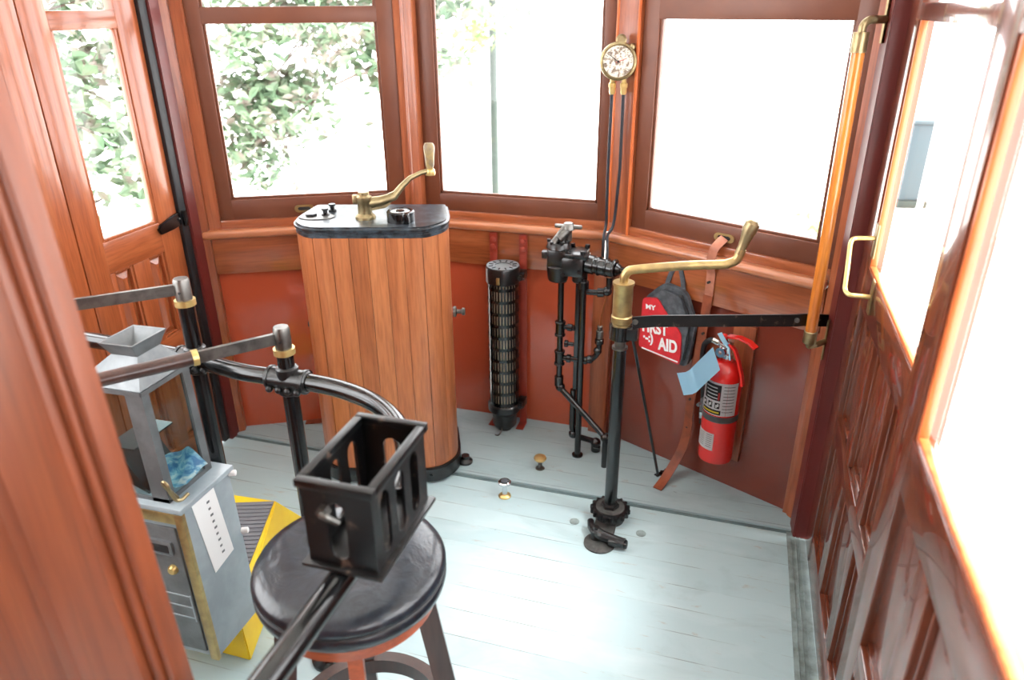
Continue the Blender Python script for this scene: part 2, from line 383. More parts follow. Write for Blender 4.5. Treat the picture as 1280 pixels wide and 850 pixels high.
def slot(parent, cx, cz):
    b = B(); out = []
    for k in range(24):
        a = 2*math.pi*k/24; out.append((cx + (.022 if math.cos(a) > 0 else -.022) + .014*math.cos(a), cz + .014*math.sin(a)))
    inn = [(cx+(x-cx)*.66, cz+(z-cz)*.5) for x, z in out]
    mtx = Matrix(((1, 0, 0, 0), (0, 0, 1, 0), (0, 1, 0, 0), (0, 0, 0, 1)))
    bm = b.bm; n = len(out)
    A = [bm.verts.new((x, .000, z)) for x, z in out]; C = [bm.verts.new((x, .000, z)) for x, z in inn]
    A2 = [bm.verts.new((x, .007, z)) for x, z in out]; C2 = [bm.verts.new((x, .009, z)) for x, z in inn]
    for i in range(n):
        j = (i+1) % n
        bm.faces.new((A[i], A[j], C[j], C[i])); bm.faces.new((A[i], A2[i], A2[j], A[j])); bm.faces.new((C[i], C[j], C2[j], C2[i]))
    bmesh.ops.recalc_face_normals(bm, faces=bm.faces[:])
    fr = obj('strap_slot', b, 'brass', parent, label='oval brass strap plate let into the lower frame')
    b = B(); b.prism(inn, -.0, .004, 0, Matrix(((1, 0, 0, 0), (0, 0, 1, .0035), (0, 1, 0, 0), (0, 0, 0, 1))))
    obj('slot_hole', b, 'ink', fr)
slot(w_l, .385, .946); slot(w_r, .472, .945)
# front posts between the windows
def post(name, pts, z0, z1, mt_, **k):
    b = B(); b.prism(pts, z0, z1, .003); return obj(name, b, mt_, kind='structure', **k)
def on(f, s, y):
    (x, yy), a, L, _ = FAC[f]; return (x+s*math.cos(a)-y*math.sin(a), yy+s*math.sin(a)+y*math.cos(a))
post('trim_7', [on('left', .772, -.004), on('left', .805, -.012), on('left', .835, -.004), (-1.165, 2.645), (-1.165, 2.70), on('left', .772, .06)], .88, 2.32, 'oak_z')
b = B(); b.cyl((-1.178, 2.641, .88), (-1.178, 2.641, 2.32), .006, seg=10); b.cyl((*on('left', .8, -.014), .88), (*on('left', .8, -.014), 2.32), .006, seg=10)
obj('trim_8', b, 'oak_z', kind='structure')
post('trim_9', [(-.437, 2.645), (-.40, 2.622), on('right', .103, -.006), on('right', .107, .06), (-.437, 2.70)], .88, 2.32, 'oak_z')
b = B(); b.cyl((-.432, 2.643, .88), (-.432, 2.643, 2.32), .006, seg=10); b.cyl((*on('right', .098, -.008), .88), (*on('right', .098, -.008), 2.32), .006, seg=10)
obj('trim_10', b, 'reveal', kind='structure')
# header above
for f, x0, x1 in (('left', 0, .84), ('center', 0, .73), ('right', 0, .89)):
    b = B(); b.box(x0, -.01, 2.19, x1, .06, 2.325, .003); strip_on(f, 'trim_11', b, 'oak_x')
# corner posts
post('trim_12', [on('left', -.012, -.035), on('left', .030, -.025), on('left', .030, .05), on('left', -.03, .06)], 0, 2.32, 'oak_z')
post('trim_13', [on('left', .030, -.012), on('left', .074, -.010), on('left', .074, .05), on('left', .03, .05)], .88, 2.32, 'oak_z')
post('trim_14', [(-1.935, 2.165), (-1.893, 2.165), (-1.893, 2.235), (-1.935, 2.235)], 0, 2.32, 'post_red', label='oxblood corner post beside the left door')
post('trim_15', [on('right', .832, -.010), on('right', .862, -.022), on('right', .885, .0), on('right', .89, .06), on('right', .832, .05)], 0, 2.32, 'oak_z')
post('trim_16', [(.325, 2.165), (.380, 2.165), (.40, 2.28), (.352, 2.272), (.318, 2.235)], 0, 2.32, 'post_red', label='oxblood corner post beside the right doors')

# ---- side doors
def door(n, X0, sgn, leaves, up, cr, sill=1.008, top=1.605, rail_top=1.65):
    """leaf planes parallel to the yz plane; sgn=+1: outside is +x"""
    t = thing('door_%d' % n, (X0, 0, 0), kind='structure')
    y0, y1, cols, gl = leaves
    th = .036
    def bx(b, ya, yb, za, zb, d0=0, d1=th, bev=.003):
        b.box(min(sgn*d0, sgn*d1), ya, za, max(sgn*d0, sgn*d1), yb, zb, bev)
    b = B(); bx(b, y0, gl[0], .015, 2.2); bx(b, gl[1], y1, .015, 2.2); obj('stile', b, up, t)
    b = B()
    bx(b, gl[0]-.002, gl[1]+.002, sill-.105, sill, .0005, th-.001); bx(b, gl[0]-.002, gl[1]+.002, top, rail_top, .0005, th-.001); bx(b, gl[0]-.002, gl[1]+.002, 2.1, 2.2, .0005, th-.001)
    bx(b, gl[0]-.002, gl[1]+.002, .015, .125, .0005, th-.001); bx(b, gl[0]-.002, gl[1]+.002, .485, .555, .0005, th-.001)
    obj('rail', b, cr, t)
    # muntins between the panels
    b = B(); cs = sorted(cols)
    edges = [gl[0]] + [v for c in cs for v in c] + [gl[1]]
    for a, c in zip(edges[0::2], edges[1::2]):
        if c-a > .004: bx(b, a-.001, c+.001, .125, sill-.105, .001, th-.002)
    obj('muntin', b, up, t)
    for (a, c) in cs:
        for (za, zb) in ((.125, .485), (.555, sill-.105)):
            p = B(); bx(p, a, c, za, zb, .022, .030, 0)
            # raised field
            x_in, x_out = sgn*.022, sgn*(.014 if sgn > 0 else .008); q = bmesh.new(); mg = .034
            lo = [q.verts.new((x_in, yy, zz)) for yy, zz in ((a+.012, za+.012), (c-.012, za+.012), (c-.012, zb-.012), (a+.012, zb-.012))]
            hi = [q.verts.new((x_out, yy, zz)) for yy, zz in ((a+mg, za+mg), (c-mg, za+mg), (c-mg, zb-mg), (a+mg, zb-mg))]
            q.faces.new(hi)
            for i in range(4): q.faces.new((lo[i], lo[(i+1) % 4], hi[(i+1) % 4], hi[i]))
            bmesh.ops.recalc_face_normals(q, faces=q.faces[:])
            me = bpy.data.meshes.new('t'); q.to_mesh(me); q.free(); p.bm.from_mesh(me); bpy.data.meshes.remove(me)
            for (ya, yb, zc, zd) in ((a, a+.010, za, zb), (c-.010, c, za, zb), (a+.010, c-.010, za, za+.010), (a+.010, c-.010, zb-.010, zb)):
                bx(p, ya, yb, zc, zd, .008 if sgn < 0 else .012, .024, .003)
            obj('panel', p, up, t, smooth=20)
    b = B(); bx(b, gl[0]-.003, gl[1]+.003, sill-.003, top+.003, .020, .024, 0); obj('pane', b, 'glass', t, smooth=0)
    b = B(); bx(b, gl[0]-.003, gl[1]+.003, rail_top-.003, 2.103, .020, .024, 0); obj('pane', b, 'glass', t, smooth=0)
    b = B()
    for (ya, yb, za, zb) in ((gl[0], gl[0]+.012, sill, top), (gl[1]-.012, gl[1], sill, top), (gl[0]+.012, gl[1]-.012, sill, sill+.010)):
        bx(b, ya-.001, yb+.001, za-.001, zb+.001, .004, .020, .003)
    obj('glazing_bead', b, 'reveal' if up == 'mah_z' else up, t)
    return t
d1 = door(1, XL, -1, (1.692, 2.128, [(1.80, 1.885), (1.955, 2.035)], (1.783, 2.035)), 'door_z', 'door_y', sill=.965, top=1.592, rail_top=1.645)
d2 = door(2, XL, -1, (1.25, 1.688, [(1.33, 1.43), (1.50, 1.60)], (1.33, 1.60)), 'door_z', 'door_y', sill=.965, top=1.592, rail_top=1.645)
d3 = door(3, XR, 1, (1.262, 2.16, [(1.40, 1.53), (1.60, 1.775), (1.845, 2.04)], (1.38, 2.04)), 'mah_z', 'mah_y', top=1.612)
d4 = door(4, .323, 1, (.30, 1.258, [(.44, .645), (.715, .915), (.985, 1.195)], (.40, 1.155)), 'mah_z', 'mah_y', top=1.612)
# door hardware
b = B(); b.box(-.012, 2.128, 0.01, .014, 2.162, 2.25, .003); obj('rubber_edge', b, 'rubber', d1)
b = B(); b.prism([(2.025, .925), (2.015, .945), (2.03, .96), (2.10, .978), (2.135, .982), (2.135, .935), (2.09, .928)], 0, .012, .003, Matrix(((0, 0, 1, .001), (1, 0, 0, 0), (0, 1, 0, 0), (0, 0, 0, 1))))
hg = obj('hinge_plate', b, 'black', d1); b = B(); b.ball((.014, 2.118, .958), .006); b.cyl((.022, 2.14, .93), (.022, 2.14, .985), .009); obj('hinge_pin', b, 'black', hg)
b = B(); b.tube([(-.004, 1.93, 1.112), (-.055, 1.93, 1.108), (-.062, 1.91, 1.10), (-.062, 1.86, .99), (-.055, 1.84, .985), (-.004, 1.84, .985)], .006, 10, fil=.02)
gh = obj('grab_handle', b, 'brass_gold', d3); gh.location = (0, .07, -.01)
b = B(); b.box(-.004, 1.915, 1.06, .001, 1.945, 1.15, .002); b.box(-.004, 1.825, .94, .001, 1.855, 1.03, .002); obj('handle_plate', b, 'brass_dull', gh)

# low side walls + posts behind the doors; upper infill added to block light
for X0, nm in ((XL, 'wall_left'), (XR-.07, 'wall_right')):
    b = B(); y1 = 1.246 if nm == 'wall_left' else .296
    b.box(X0-.02, -1.6, 0, X0+.02, y1, .95, .003); obj(nm, b, 'oak_z', kind='structure')
    b = B()
    for yy in (y1-.06, y1-.9, -1.55): b.box(X0-.02, yy, .95, X0+.02, yy+.06, 2.32, .003)
    b.box(X0-.02, -1.55, 1.75, X0+.02, y1, 2.32)
    if nm == 'wall_left': b.box(X0-.02, -1.6, .95, X0+.02, y1, 1.76)
    else: b.box(X0-.02, -1.6, .95, X0+.02, -.6, 1.76); obj('trim_17', b, 'oak_z', kind='structure')  # added panel shrinks the unseen window, less light on the near post
for yy in (): pass
b = B(); b.box(XL-.03, 1.24, 2.19, XL+.02, 2.24, 2.32); b.box(XR-.03, .25, 2.19, XR+.04, 2.28, 2.32); obj('trim_18', b, 'oak_z', kind='structure')
# bulkhead jamb close to the camera
b = B(); b.box(-.765, .50, 0, -.655, .56, 2.32, .004); b.box(-.6555, .512, 0, -.640, .556, 2.32, .005, seg=3); b.box(-.6405, .52, 0, -.627, .55, 2.32, .004)
o = obj('trim_19', b, 'near_post', kind='structure', label='blurred wooden bulkhead post close to the camera'); TM = Matrix.Translation((0, 0, 1.05)) @ Matrix.Rotation(R(-2.9), 4, 'Y') @ Matrix.Translation((0, 0, -1.05)); o.data.transform(TM)
b = B(); b.box(-.812, .512, 0, -.7655, .55, 2.32, .003); b.box(-1.25, .53, 0, -.8125, .545, 2.32, .0); o = obj('wall_back', b, 'near_post', kind='structure'); o.data.transform(TM)
b = B(); b.box(XL, -1.62, 0, XR, -1.58, 2.32); obj('wall_rear_blocker', b, 'oak_z', kind='structure')  # unseen wall added to cut the light from behind the camera

# ------------------------------------------------------------------ controller cabinet
cx = thing('controller_cabinet', (-1.129, 2.066, .008), R(16), 'tall varnished slatted wooden drive controller with black top and brass crank', 'controller')
def outline(pts, r, n=5):
    P = [Vector((x, y, 0)) for x, y in pts]; out = []
    for i, p in enumerate(P):
        a, c = P[i-1], P[(i+1) % len(P)]; l = min(r[i] if isinstance(r, list) else r, (a-p).length*.49, (c-p).length*.49)
        s, e = p+(a-p).normalized()*l, p+(c-p).normalized()*l
        for k in range(n+1): t = k/n; q = s*(1-t)**2+p*2*t*(1-t)+e*t*t; out.append((q.x, q.y))
    return out
plate = [(-.238, .315), (.238, .315), (.262, .16), (.262, .085), (.20, .0), (-.20, .0), (-.262, .085), (-.262, .16)]
def inset(pts, d):
    c = Vector((0, .16)); return [((x)*(1-d/.25), .16+(y-.16)*(1-d/.16)) for x, y in pts]
rr = [.02, .02, .03, .05, .08, .08, .05, .03]
body_o = outline(inset(plate, .012), rr, 6)
b = B(); b.prism(body_o, .055, .955); cb = obj('cabinet_body', b, 'slat_z', cx)
# tongue-and-groove slats standing around the core
def resample(P, n):
    P = [Vector(p) for p in P]; P.append(P[0]); L = [0]
    for a, c in zip(P, P[1:]): L.append(L[-1]+(c-a).length)
    out = []
    for k in range(n):
        s = L[-1]*k/n
        i = max(j for j in range(len(L)) if L[j] <= s + 1e-9); i = min(i, len(P)-2)
        t = (s-L[i])/max(L[i+1]-L[i], 1e-9); out.append(P[i].lerp(P[i+1], t))
    return out
rs = resample(body_o, 192); ns = 24
cen = Vector((0, .16))
for k in range(ns):
    seg_ = [rs[(k*8+j) % 192] for j in range(9)]
    q0 = seg_[0].lerp(seg_[1], .12); q1 = seg_[-1].lerp(seg_[-2], .12)
    pts = [q0] + seg_[1:-1] + [q1]
    outp = []
    for i, p in enumerate(pts):
        tg = (pts[min(i+1, len(pts)-1)]-pts[max(i-1, 0)]).normalized(); nn = Vector((tg.y, -tg.x))
        if (p-cen).dot(nn) < 0: nn = -nn
        outp.append(p+nn*.007)
    poly = [tuple(p) for p in outp] + [tuple(p) for p in pts[::-1]]
    if not any(p.y < .30 for p in pts): continue
    b = B(); b.prism(poly, .06, .955, .0); obj('slat', b, 'slat_z', cx)
b = B(); b.prism(outline(inset(plate, -.004), rr, 6), 0, .06, .004)
br = obj('base_ring', b, 'black_iron', cx)
many('base_bolt', 'black_iron', br, [lambda b, k=k: b.bolt((-.17+k*.056, -.004, .03), .007, .006) for k in range(7)])
b = B()
b.lathe([(0, 0), (.028, 0), (.028, .012), (.016, .02), (.016, .034), (0, .034)], 18, Matrix.Translation((.285, .13, 0))); b.box(.24, .115, 0, .285, .145, .012, .003)
obj('base_lug', b, 'black_iron', br)
b = B(); b.prism(outline(inset(plate, .004), rr, 6), .952, .966, .002); b.prism(outline(plate, rr, 6), .966, .990, .008, seg=3)
tp = obj('top_plate', b, 'slate', cx)
# raised name plate & little knobs at left
b = B(); b.prism([(-.19+.05*math.cos(a)*1.25, .135+.04*math.sin(a)) for a in [k*math.pi/10 for k in range(20)]], .989, .993, .001); obj('oval_plate', b, 'steel', tp)
for (x, y) in ((-.165, .155), (-.155, .215)):
    b = B(); b.lathe([(0, .988), (.014, .988), (.014, .996), (.008, 1.0), (.008, 1.008), (.012, 1.010), (.012, 1.016), (0, 1.018)], 14, Matrix.Translation((x, y, 0))); obj('terminal_knob', b, 'black_iron', tp)
b = B(); b.lathe([(0, .988), (.02, .988), (.02, 1.0), (.012, 1.003), (0, 1.003)], 6, Matrix.Translation((-.212, .145, 0)))
obj('terminal_knob', b, 'black_iron', tp)
# reverser drum
b = B(); b.lathe([(0, .988), (.046, .988), (.046, 1.022), (.042, 1.026), (.036, 1.026), (.034, 1.020), (.016, 1.020), (.014, 1.026), (0, 1.026)], 40, Matrix.Translation((.105, .085, 0)))
b.box(.118, .036, .99, .140, .062, 1.026, .004); rv = obj('reverser_drum', b, 'black', cx)
b = B(); b.lathe([(.018, 1.0215), (.032, 1.0215), (.032, 1.0225), (.018, 1.0225)], 32, Matrix.Translation((.105, .085, 0))); obj('dial_ring', b, 'label_grey', rv)
# main crank
b = B(); b.lathe([(0, .988), (.034, .988), (.034, .998), (.029, 1.003), (.024, 1.008), (.023, 1.045), (.026, 1.05), (.026, 1.064), (.018, 1.070), (.018, 1.08), (0, 1.08)], 28, Matrix.Translation((-.02, .12, 0)))
b.box(-.058, .112, 1.04, -.04, .128, 1.07, .003)
ck = obj('main_crank', b, 'brass_dull', cx, label='aged brass crank')
b = B(); b.tube([(-.02, .12, 1.04), (.03, .138, 1.044), (.075, .155, 1.055), (.10, .166, 1.085), (.13, .18, 1.112), (.165, .20, 1.126), (.195, .215, 1.13)], .01, 12, radii=[.02, .018, .014, .011, .009, .008, .010])
b.prism([(.0, 1.012), (.07, 1.02), (.085, 1.03), (.105, 1.075), (.07, 1.062), (.0, 1.052)], -.005, .005, .001, Matrix.Translation((-.02, .12, 0)) @ Matrix.Rotation(R(20), 4, 'Z') @ Matrix(((1, 0, 0, 0), (0, 0, -1, 0), (0, 1, 0, 0), (0, 0, 0, 1))))
arm = obj('crank_arm', b, 'brass_dull', ck)
b = B(); b.lathe([(0, 1.115), (.016, 1.115), (.018, 1.122), (.016, 1.134), (.010, 1.138), (0, 1.138)], 20, Matrix.Translation((.195, .215, 0))); obj('knob_ferrule', b, 'brass_gold', ck)
b = B(); b.lathe([(0, 1.136), (.011, 1.136), (.014, 1.15), (.016, 1.175), (.019, 1.20), (.019, 1.212), (.014, 1.222), (0, 1.224)], 24, Matrix.Translation((.195, .215, 0))); obj('knob', b, 'knob_wood', ck, label='worn two-tone crank knob')
b = B(); b.lathe([(0, 0), (.02, 0), (.02, .01), (.008, .013), (.008, .03), (.014, .032), (.014, .042), (0, .044)], 16, Matrix.Translation((.256, .19, .62)) @ Matrix.Rotation(R(90), 4, 'Y')); obj('side_latch', b, 'steel', cx)
b = B(); b.lathe([(0, 0), (.01, 0), (.01, .012), (0, .014)], 12, Matrix.Translation((-.25, .12, .6)) @ Matrix.Rotation(R(-90), 4, 'Y')); obj('side_screw', b, 'black_iron', cx)

# ------------------------------------------------------------------ round slotted heater
ht = thing('tubular_heater', (-.82, 2.562, .008), 0, 'black perforated upright tube hung on red bars beside the controller', 'heater')
b = B(); b.lathe([(.050, .07), (.050, .70), (0, .70)], 28); obj('heater_core', b, 'beige_core', ht)
b = B(); Rr = .062
for k in range(11):
    z = .14+k*.0505; b.lathe([(Rr-.004, z-.006), (Rr, z-.006), (Rr, z+.006), (Rr-.004, z+.006), (Rr-.004, z-.006)], 40)
for k in range(30):
    a = 2*math.pi*k/30
    b.box(-.0035, -.0012, .11, .0035, .0012, .70, 0, Matrix.Rotation(a, 4, 'Z') @ Matrix.Translation((0, -(Rr-.003), 0)))
obj('perforated_sleeve', b, 'black', ht)
b = B(); b.lathe([(0, .722), (.03, .722), (.032, .730), (.064, .730), (.067, .724), (.067, .668), (.063, .664), (.063, .70), (0, .70)], 40)
cp = obj('top_cap', b, 'black_iron', ht)
b = B(); b.lathe([(0, .7225), (.031, .7225), (.0325, .7305), (.063, .7305), (.063, .732), (0, .7240)], 40); gc = obj('cap_grille', b, 'grey_paint', cp)
b = B()
for k in range(12):
    a = 2*math.pi*k/12; b.box(.038, -.0025, .728, .056, .0025, .7328, .001, Matrix.Rotation(a, 4, 'Z'))
obj('grille_slot', b, 'ink', gc)
b = B(); b.box(-.006, -.0705, .672, .008, -.066, .70, .001); obj('cap_tag', b, 'brass', cp)
b = B(); b.lathe([(0, .02), (.045, .02), (.05, .03), (.052, .08), (.064, .095), (.068, .10), (.068, .125), (.063, .13), (0, .13)], 40); b.cyl((0, 0, 0), (0, 0, .03), .03)
bc = obj('bottom_cap', b, 'black_iron', ht)
b = B(); b.tube([(.0, -.04, .03), (.01, -.07, .03), (.0, -.085, .012), (-.02, -.07, .004)], .003, 8, fil=.02); obj('lead_wire', b, 'steel', bc)
for s in (-1, 1):
    b = B(); x = s*.052+ (.012 if s > 0 else -.005); b.box(x-.015, .058, -.002, x+.015, .066, .81, .002); b.prism([(x-.015+.0, .76)]*0 or [(x-.0165, 0), (x+.0165, 0), (x+.0165, .01), (x-.0165, .01)], .755, .84, .004, Matrix.Translation((0, .057, 0)))
    b.box(x-.016, .0, -.002, x+.016, .066, .006, .001)
    sb = obj('mounting_bar', b, 'strap_red', ht)
    for z in (.782, .812): b = B(); b.lathe([(0, 0), (.012, 0), (.011, .006), (0, .011)], 14, Matrix.Translation((x, .058, z)) @ Matrix.Rotation(R(90), 4, 'X')); obj('bolt', b, 'strap_red', sb)
for z in (.69, .125):
    b = B(); b.box(.055, .0, z-.016, .085, .05, z+.016, .004); b.cyl((.075, .0, z), (.075, -.02, z), .012, seg=6); b.cyl((.075, -.018, z), (.075, -.028, z), .006)
    obj('bracket', b, 'black_iron', ht)

# ------------------------------------------------------------------ air brake valve on its pipes
bv = thing('air_brake_valve', (-.478, 2.44, .008), 0, 'black cast air brake valve on a pipe stand behind the brake staff', 'brake valve')
def L(x, y, z): return (x+.478, y-2.44, z-.008)   # world to local
b = B()
b.box(*L(-.612, 2.42, .785), *L(-.53, 2.49, .865), .012); b.box(*L(-.56, 2.415, .765), *L(-.475, 2.50, .84), .014)
b.cyl(L(-.575, 2.45, .74), L(-.575, 2.45, .80), .036, .042, bev=.004); b.cyl(L(-.575, 2.45, .86), L(-.575, 2.45, .885), .044, .040, bev=.004)
b.box(*L(-.635, 2.435, .82), *L(-.60, 2.465, .85), .006)
b.cyl(L(-.495, 2.455, .74), L(-.495, 2.455, .80), .028, bev=.004); b.box(*L(-.54, 2.40, .845), *L(-.47, 2.50, .858), .004); b.box(*L(-.51, 2.42, .83), *L(-.462, 2.48, .85), .006)
vb = obj('valve_body', b, 'black_iron', bv)
many('bolt', 'black_iron', vb, [lambda b, x=x, y=y: b.bolt(L(x, y, .858), .009, .012, (0, 0, 1)) for x, y in ((-.532, 2.408), (-.478, 2.408), (-.532, 2.492), (-.478, 2.492))]
 + [lambda b, aa=a*math.pi/3: b.bolt(L(-.575+.036*math.cos(aa), 2.45+.036*math.sin(aa), .882), .007, .010, (0, 0, 1)) for a in range(6)]
 + [lambda b, x=x, z=z: b.bolt(L(x, 2.416, z), .008, .008) for x, z in ((-.55, .775), (-.49, .79), (-.51, .825))])
b = B(); b.cyl(L(-.47, 2.45, .812), L(-.44, 2.445, .810), .034, bev=.003); b.cyl(L(-.45, 2.447, .811), L(-.37, 2.43, .807), .030, bev=.002)
for x in (-.43, -.40, -.372): b.cyl(L(x, 2.443+(x+.43)*-.2, .81), L(x+.010, 2.441+(x+.43)*-.2, .81), .034, bev=.003)
b.cyl(L(-.362, 2.43, .807), L(-.345, 2.427, .806), .026, .018, bev=.003); b.bolt(L(-.345, 2.427, .806), .012, .012, (1, 0, 0))
obj('cylinder', b, 'black', bv)
b = B(); b.cyl(L(-.545, 2.47, .885), L(-.545, 2.47, .93), .014); b.cyl(L(-.545, 2.47, .925), L(-.545, 2.47, .95), .024, .018, bev=.003); b.box(*L(-.595, 2.462, .93), *L(-.495, 2.478, .944), .005)
b.cyl(L(-.55, 2.468, .938), L(-.592, 2.43, .868+.012), .0145, .012, bev=.003); b.cyl(L(-.542, 2.47, .93), L(-.575, 2.44, .895), .017, bev=.002)
obj('valve_handle', b, 'steel', bv, label='bare steel handle')
def fit(b, p, q, r=.016): b.cyl(p, q, r, bev=.002)
b = B()  # main riser pair
b.cyl(L(-.478, 2.44, .008), L(-.478, 2.44, .76), .0125); b.box(*L(-.508, 2.445, .30), *L(-.492, 2.457, .78), .003)
fit(b, L(-.478, 2.44, .72), L(-.478, 2.44, .75), .02); b.lathe([(0, 0), (.022, 0), (.022, .008), (.013, .012)], 18, Matrix.Translation(L(-.478, 2.44, .008)))
obj('riser_pipe', b, 'black', bv)
b = B()  # left pipe with tees, runs down behind the staff to the floor
b.tube([L(-.562, 2.45, .76), L(-.562, 2.45, .31), L(-.54, 2.44, .29), L(-.372, 2.40, .145), L(-.362, 2.392, .13), L(-.362, 2.392, .008)], .0115, 12, fil=.02)
for z in (.55, .43, .33): fit(b, L(-.562, 2.45, z-.022), L(-.562, 2.45, z+.022), .0175)
for z in (.575, .525, .455, .405, .74): fit(b, L(-.562, 2.45, z-.005), L(-.562, 2.45, z+.005), .0205)
b.ball(L(-.556, 2.448, .305), .019); b.ball(L(-.364, 2.394, .14), .018)
b.cyl(L(-.562, 2.45, .558), L(-.52, 2.45, .558), .009); fit(b, L(-.535, 2.45, .558), L(-.515, 2.45, .558), .014); b.bolt(L(-.515, 2.45, .558), .011, .01, (1, 0, 0))
b.cyl(L(-.51, 2.452, .49), L(-.53, 2.452, .49), .008); fit(b, L(-.53, 2.452, .49), L(-.545, 2.452, .49), .014)
lp = obj('branch_pipe', b, 'black', bv)
b = B(); b.tube([L(-.562, 2.45, .43), L(-.455, 2.45, .43), L(-.43, 2.45, .445), L(-.413, 2.452, .475), L(-.413, 2.452, .515)], .011, 12, fil=.02)
fit(b, L(-.535, 2.45, .43), L(-.518, 2.45, .43), .0165); fit(b, L(-.475, 2.45, .43), L(-.455, 2.45, .43), .0155); b.ball(L(-.447, 2.45, .437), .017); b.ball(L(-.418, 2.452, .475), .016); fit(b, L(-.413, 2.452, .505), L(-.413, 2.452, .525), .017)
obj('branch_pipe', b, 'black', bv)
b = B(); fit(b, L(-.413, 2.452, .527), L(-.413, 2.452, .56), .014); fit(b, L(-.413, 2.452, .56), L(-.413, 2.452, .578), .010); obj('union_fitting', b, 'steel', bv)
b = B(); b.tube([L(-.413, 2.452, .575), L(-.407, 2.455, .64), L(-.392, 2.46, .71), L(-.389, 2.46, .74)], .004, 8, fil=.03); fit(b, L(-.389, 2.46, .765), L(-.389, 2.46, .80), .012); fit(b, L(-.389, 2.46, .775), L(-.389, 2.46, .785), .015); obj('copper_tube', b, 'copper', bv)
b = B(); b.tube([L(-.478, 2.45, .705), L(-.42, 2.455, .705), L(-.389, 2.46, .715), L(-.389, 2.46, .765)], .011, 12, fil=.02); fit(b, L(-.43, 2.455, .705), L(-.405, 2.458, .706), .017); b.ball(L(-.395, 2.46, .712), .018); obj('branch_pipe', b, 'black', bv)
b = B(); b.tube([L(-.505, 2.45, .30), L(-.505, 2.45, .12), L(-.49, 2.455, .09), L(-.42, 2.49, .055), L(-.414, 2.49, .04), L(-.414, 2.49, .008)], .012, 12, fil=.02); b.ball(L(-.5, 2.452, .10), .019); b.ball(L(-.415, 2.49, .05), .021); fit(b, L(-.414, 2.49, .012), L(-.414, 2.49, .035), .019); obj('branch_pipe', b, 'black', bv)

# ------------------------------------------------------------------ pressure gauge with two tubes
gg = thing('pressure_gauge', (-.418, 2.60, 1.478), 0, 'round brass air pressure gauge on the post between two windows', 'gauge')
face = Matrix.Rotation(R(90), 4, 'X')
tiltm = Matrix.Rotation(R(8), 4, 'Z')
b = B(); b.lathe([(0, -.03), (.040, -.03), (.044, -.02), (.044, .0), (.060, .004), (.062, .012), (.060, .024), (.054, .028), (.050, .022), (.0, .020)], 44, tiltm @ face)
cs = obj('gauge_case', b, 'brass_dull', gg)
b = B(); b.lathe([(0, .0), (.016, 0), (.018, .006), (.018, .018), (.012, .024), (0, .024)], 20, tiltm @ Matrix.Translation((.006, 0, .066)) @ face); b.box(-.006, -.01, .05, .018, .0, .08, .004); b.ball((.045, -.01, .045), .011); obj('gauge_lug', b, 'brass_dull', cs)
b = B(); b.lathe([(0, .0205), (.0495, .0205), (.0495, .0225), (0, .0225)], 40, tiltm @ face); df = obj('dial_face', b, 'dial', cs)
b = B()
for k in range(9):
    a = R(-130 + k*32); b.box(-.0007, -.0240, .038, .0007, -.0228, .045, 0, tiltm @ Matrix.Rotation(a, 4, 'Y'))
obj('dial_mark', b, 'ink', df)
b = B(); b.box(-.001, -.0255, -.008, .001, -.0243, .034, 0, tiltm @ Matrix.Rotation(R(-55), 4, 'Y')); b.lathe([(0, .0225), (.004, .0225), (.004, .027), (0, .027)], 12, tiltm @ face); obj('needle', b, 'ink', df)
b = B(); b.box(-.0009, -.0265, -.008, .0009, -.0256, .030, 0, tiltm @ Matrix.Rotation(R(70), 4, 'Y')); obj('needle', b, 'ink_red', df)
for x in (-.015, .024):
    b = B(); b.lathe([(0, -.105), (.008, -.105), (.0105, -.098), (.0105, -.084), (.0125, -.082), (.0125, -.070), (.008, -.066), (.008, -.055), (0, -.055)], 6, Matrix.Translation((x, -.012, 0))); obj('tube_nut', b, 'brass_gold', gg)
b = B(); b.tube([(-.015, -.012, -.10), (-.016, -.012, -.35), (-.012, -.016, -.56), (-.012, -.05, -.585), (-.012, -.062, -.60), (-.010, -.075, -.66)], .0055, 10, fil=.02); obj('gauge_tube', b, 'pipe_grey', gg)
b = B(); b.tube([(.024, -.012, -.10), (.026, -.012, -.35), (.018, -.012, -.52), (.014, -.03, -.565), (-.002, -.052, -.585), (.006, -.075, -.62), (.010, -.10, -.665)], .0055, 10, fil=.02); obj('gauge_tube', b, 'pipe_grey', gg)

# ------------------------------------------------------------------ hand brake staff
SX, SY = -.287, 2.096
hb = thing('hand_brake_staff', (SX, SY, 0), 0, 'tall black hand brake staff with brass crank arm standing on the floor', 'hand brake')
b = B(); b.cyl((0, 0, .06), (0, 0, .664), .0215, seg=28); obj('staff', b, 'black', hb)
b = B(); b.cyl((0, 0, .66), (0, 0, .70), .018, seg=24); b.lathe([(.018, .664), (.025, .664), (.025, .671), (.018, .671)], 24); obj('staff_neck', b, 'steel', hb)
b = B(); b.lathe([(0, .738), (.028, .738), (.028, .752), (.033, .756), (.033, .775), (.030, .779), (.030, .872), (.033, .877), (.033, .886), (0, .886)], 32); so_ = obj('brass_socket', b, 'brass', hb)
P = [(0, 0, .87), (0, 0, .905), (.012, .002, .923), (.05, .008, .93), (.18, .03, .945), (.292, .05, .952), (.318, .054, .965), (.325, .055, .985), (.328, .056, 1.0)]
b = B(); b.tube(rounded([Vector(p) for p in P], .02), .014, 16, radii=None); ca = obj('crank_arm', b, 'brass', hb)
b = B(); b.tube([(.322, .0545, .985), (.329, .056, 1.005), (.336, .057, 1.03), (.344, .0585, 1.06), (.350, .0595, 1.078), (.353, .060, 1.086)], .014, 18, radii=[.0135, .013, .016, .022, .0215, .012]); obj('crank_grip', b, 'brass_dull', ca)
b = B(); n = 18
pts = []
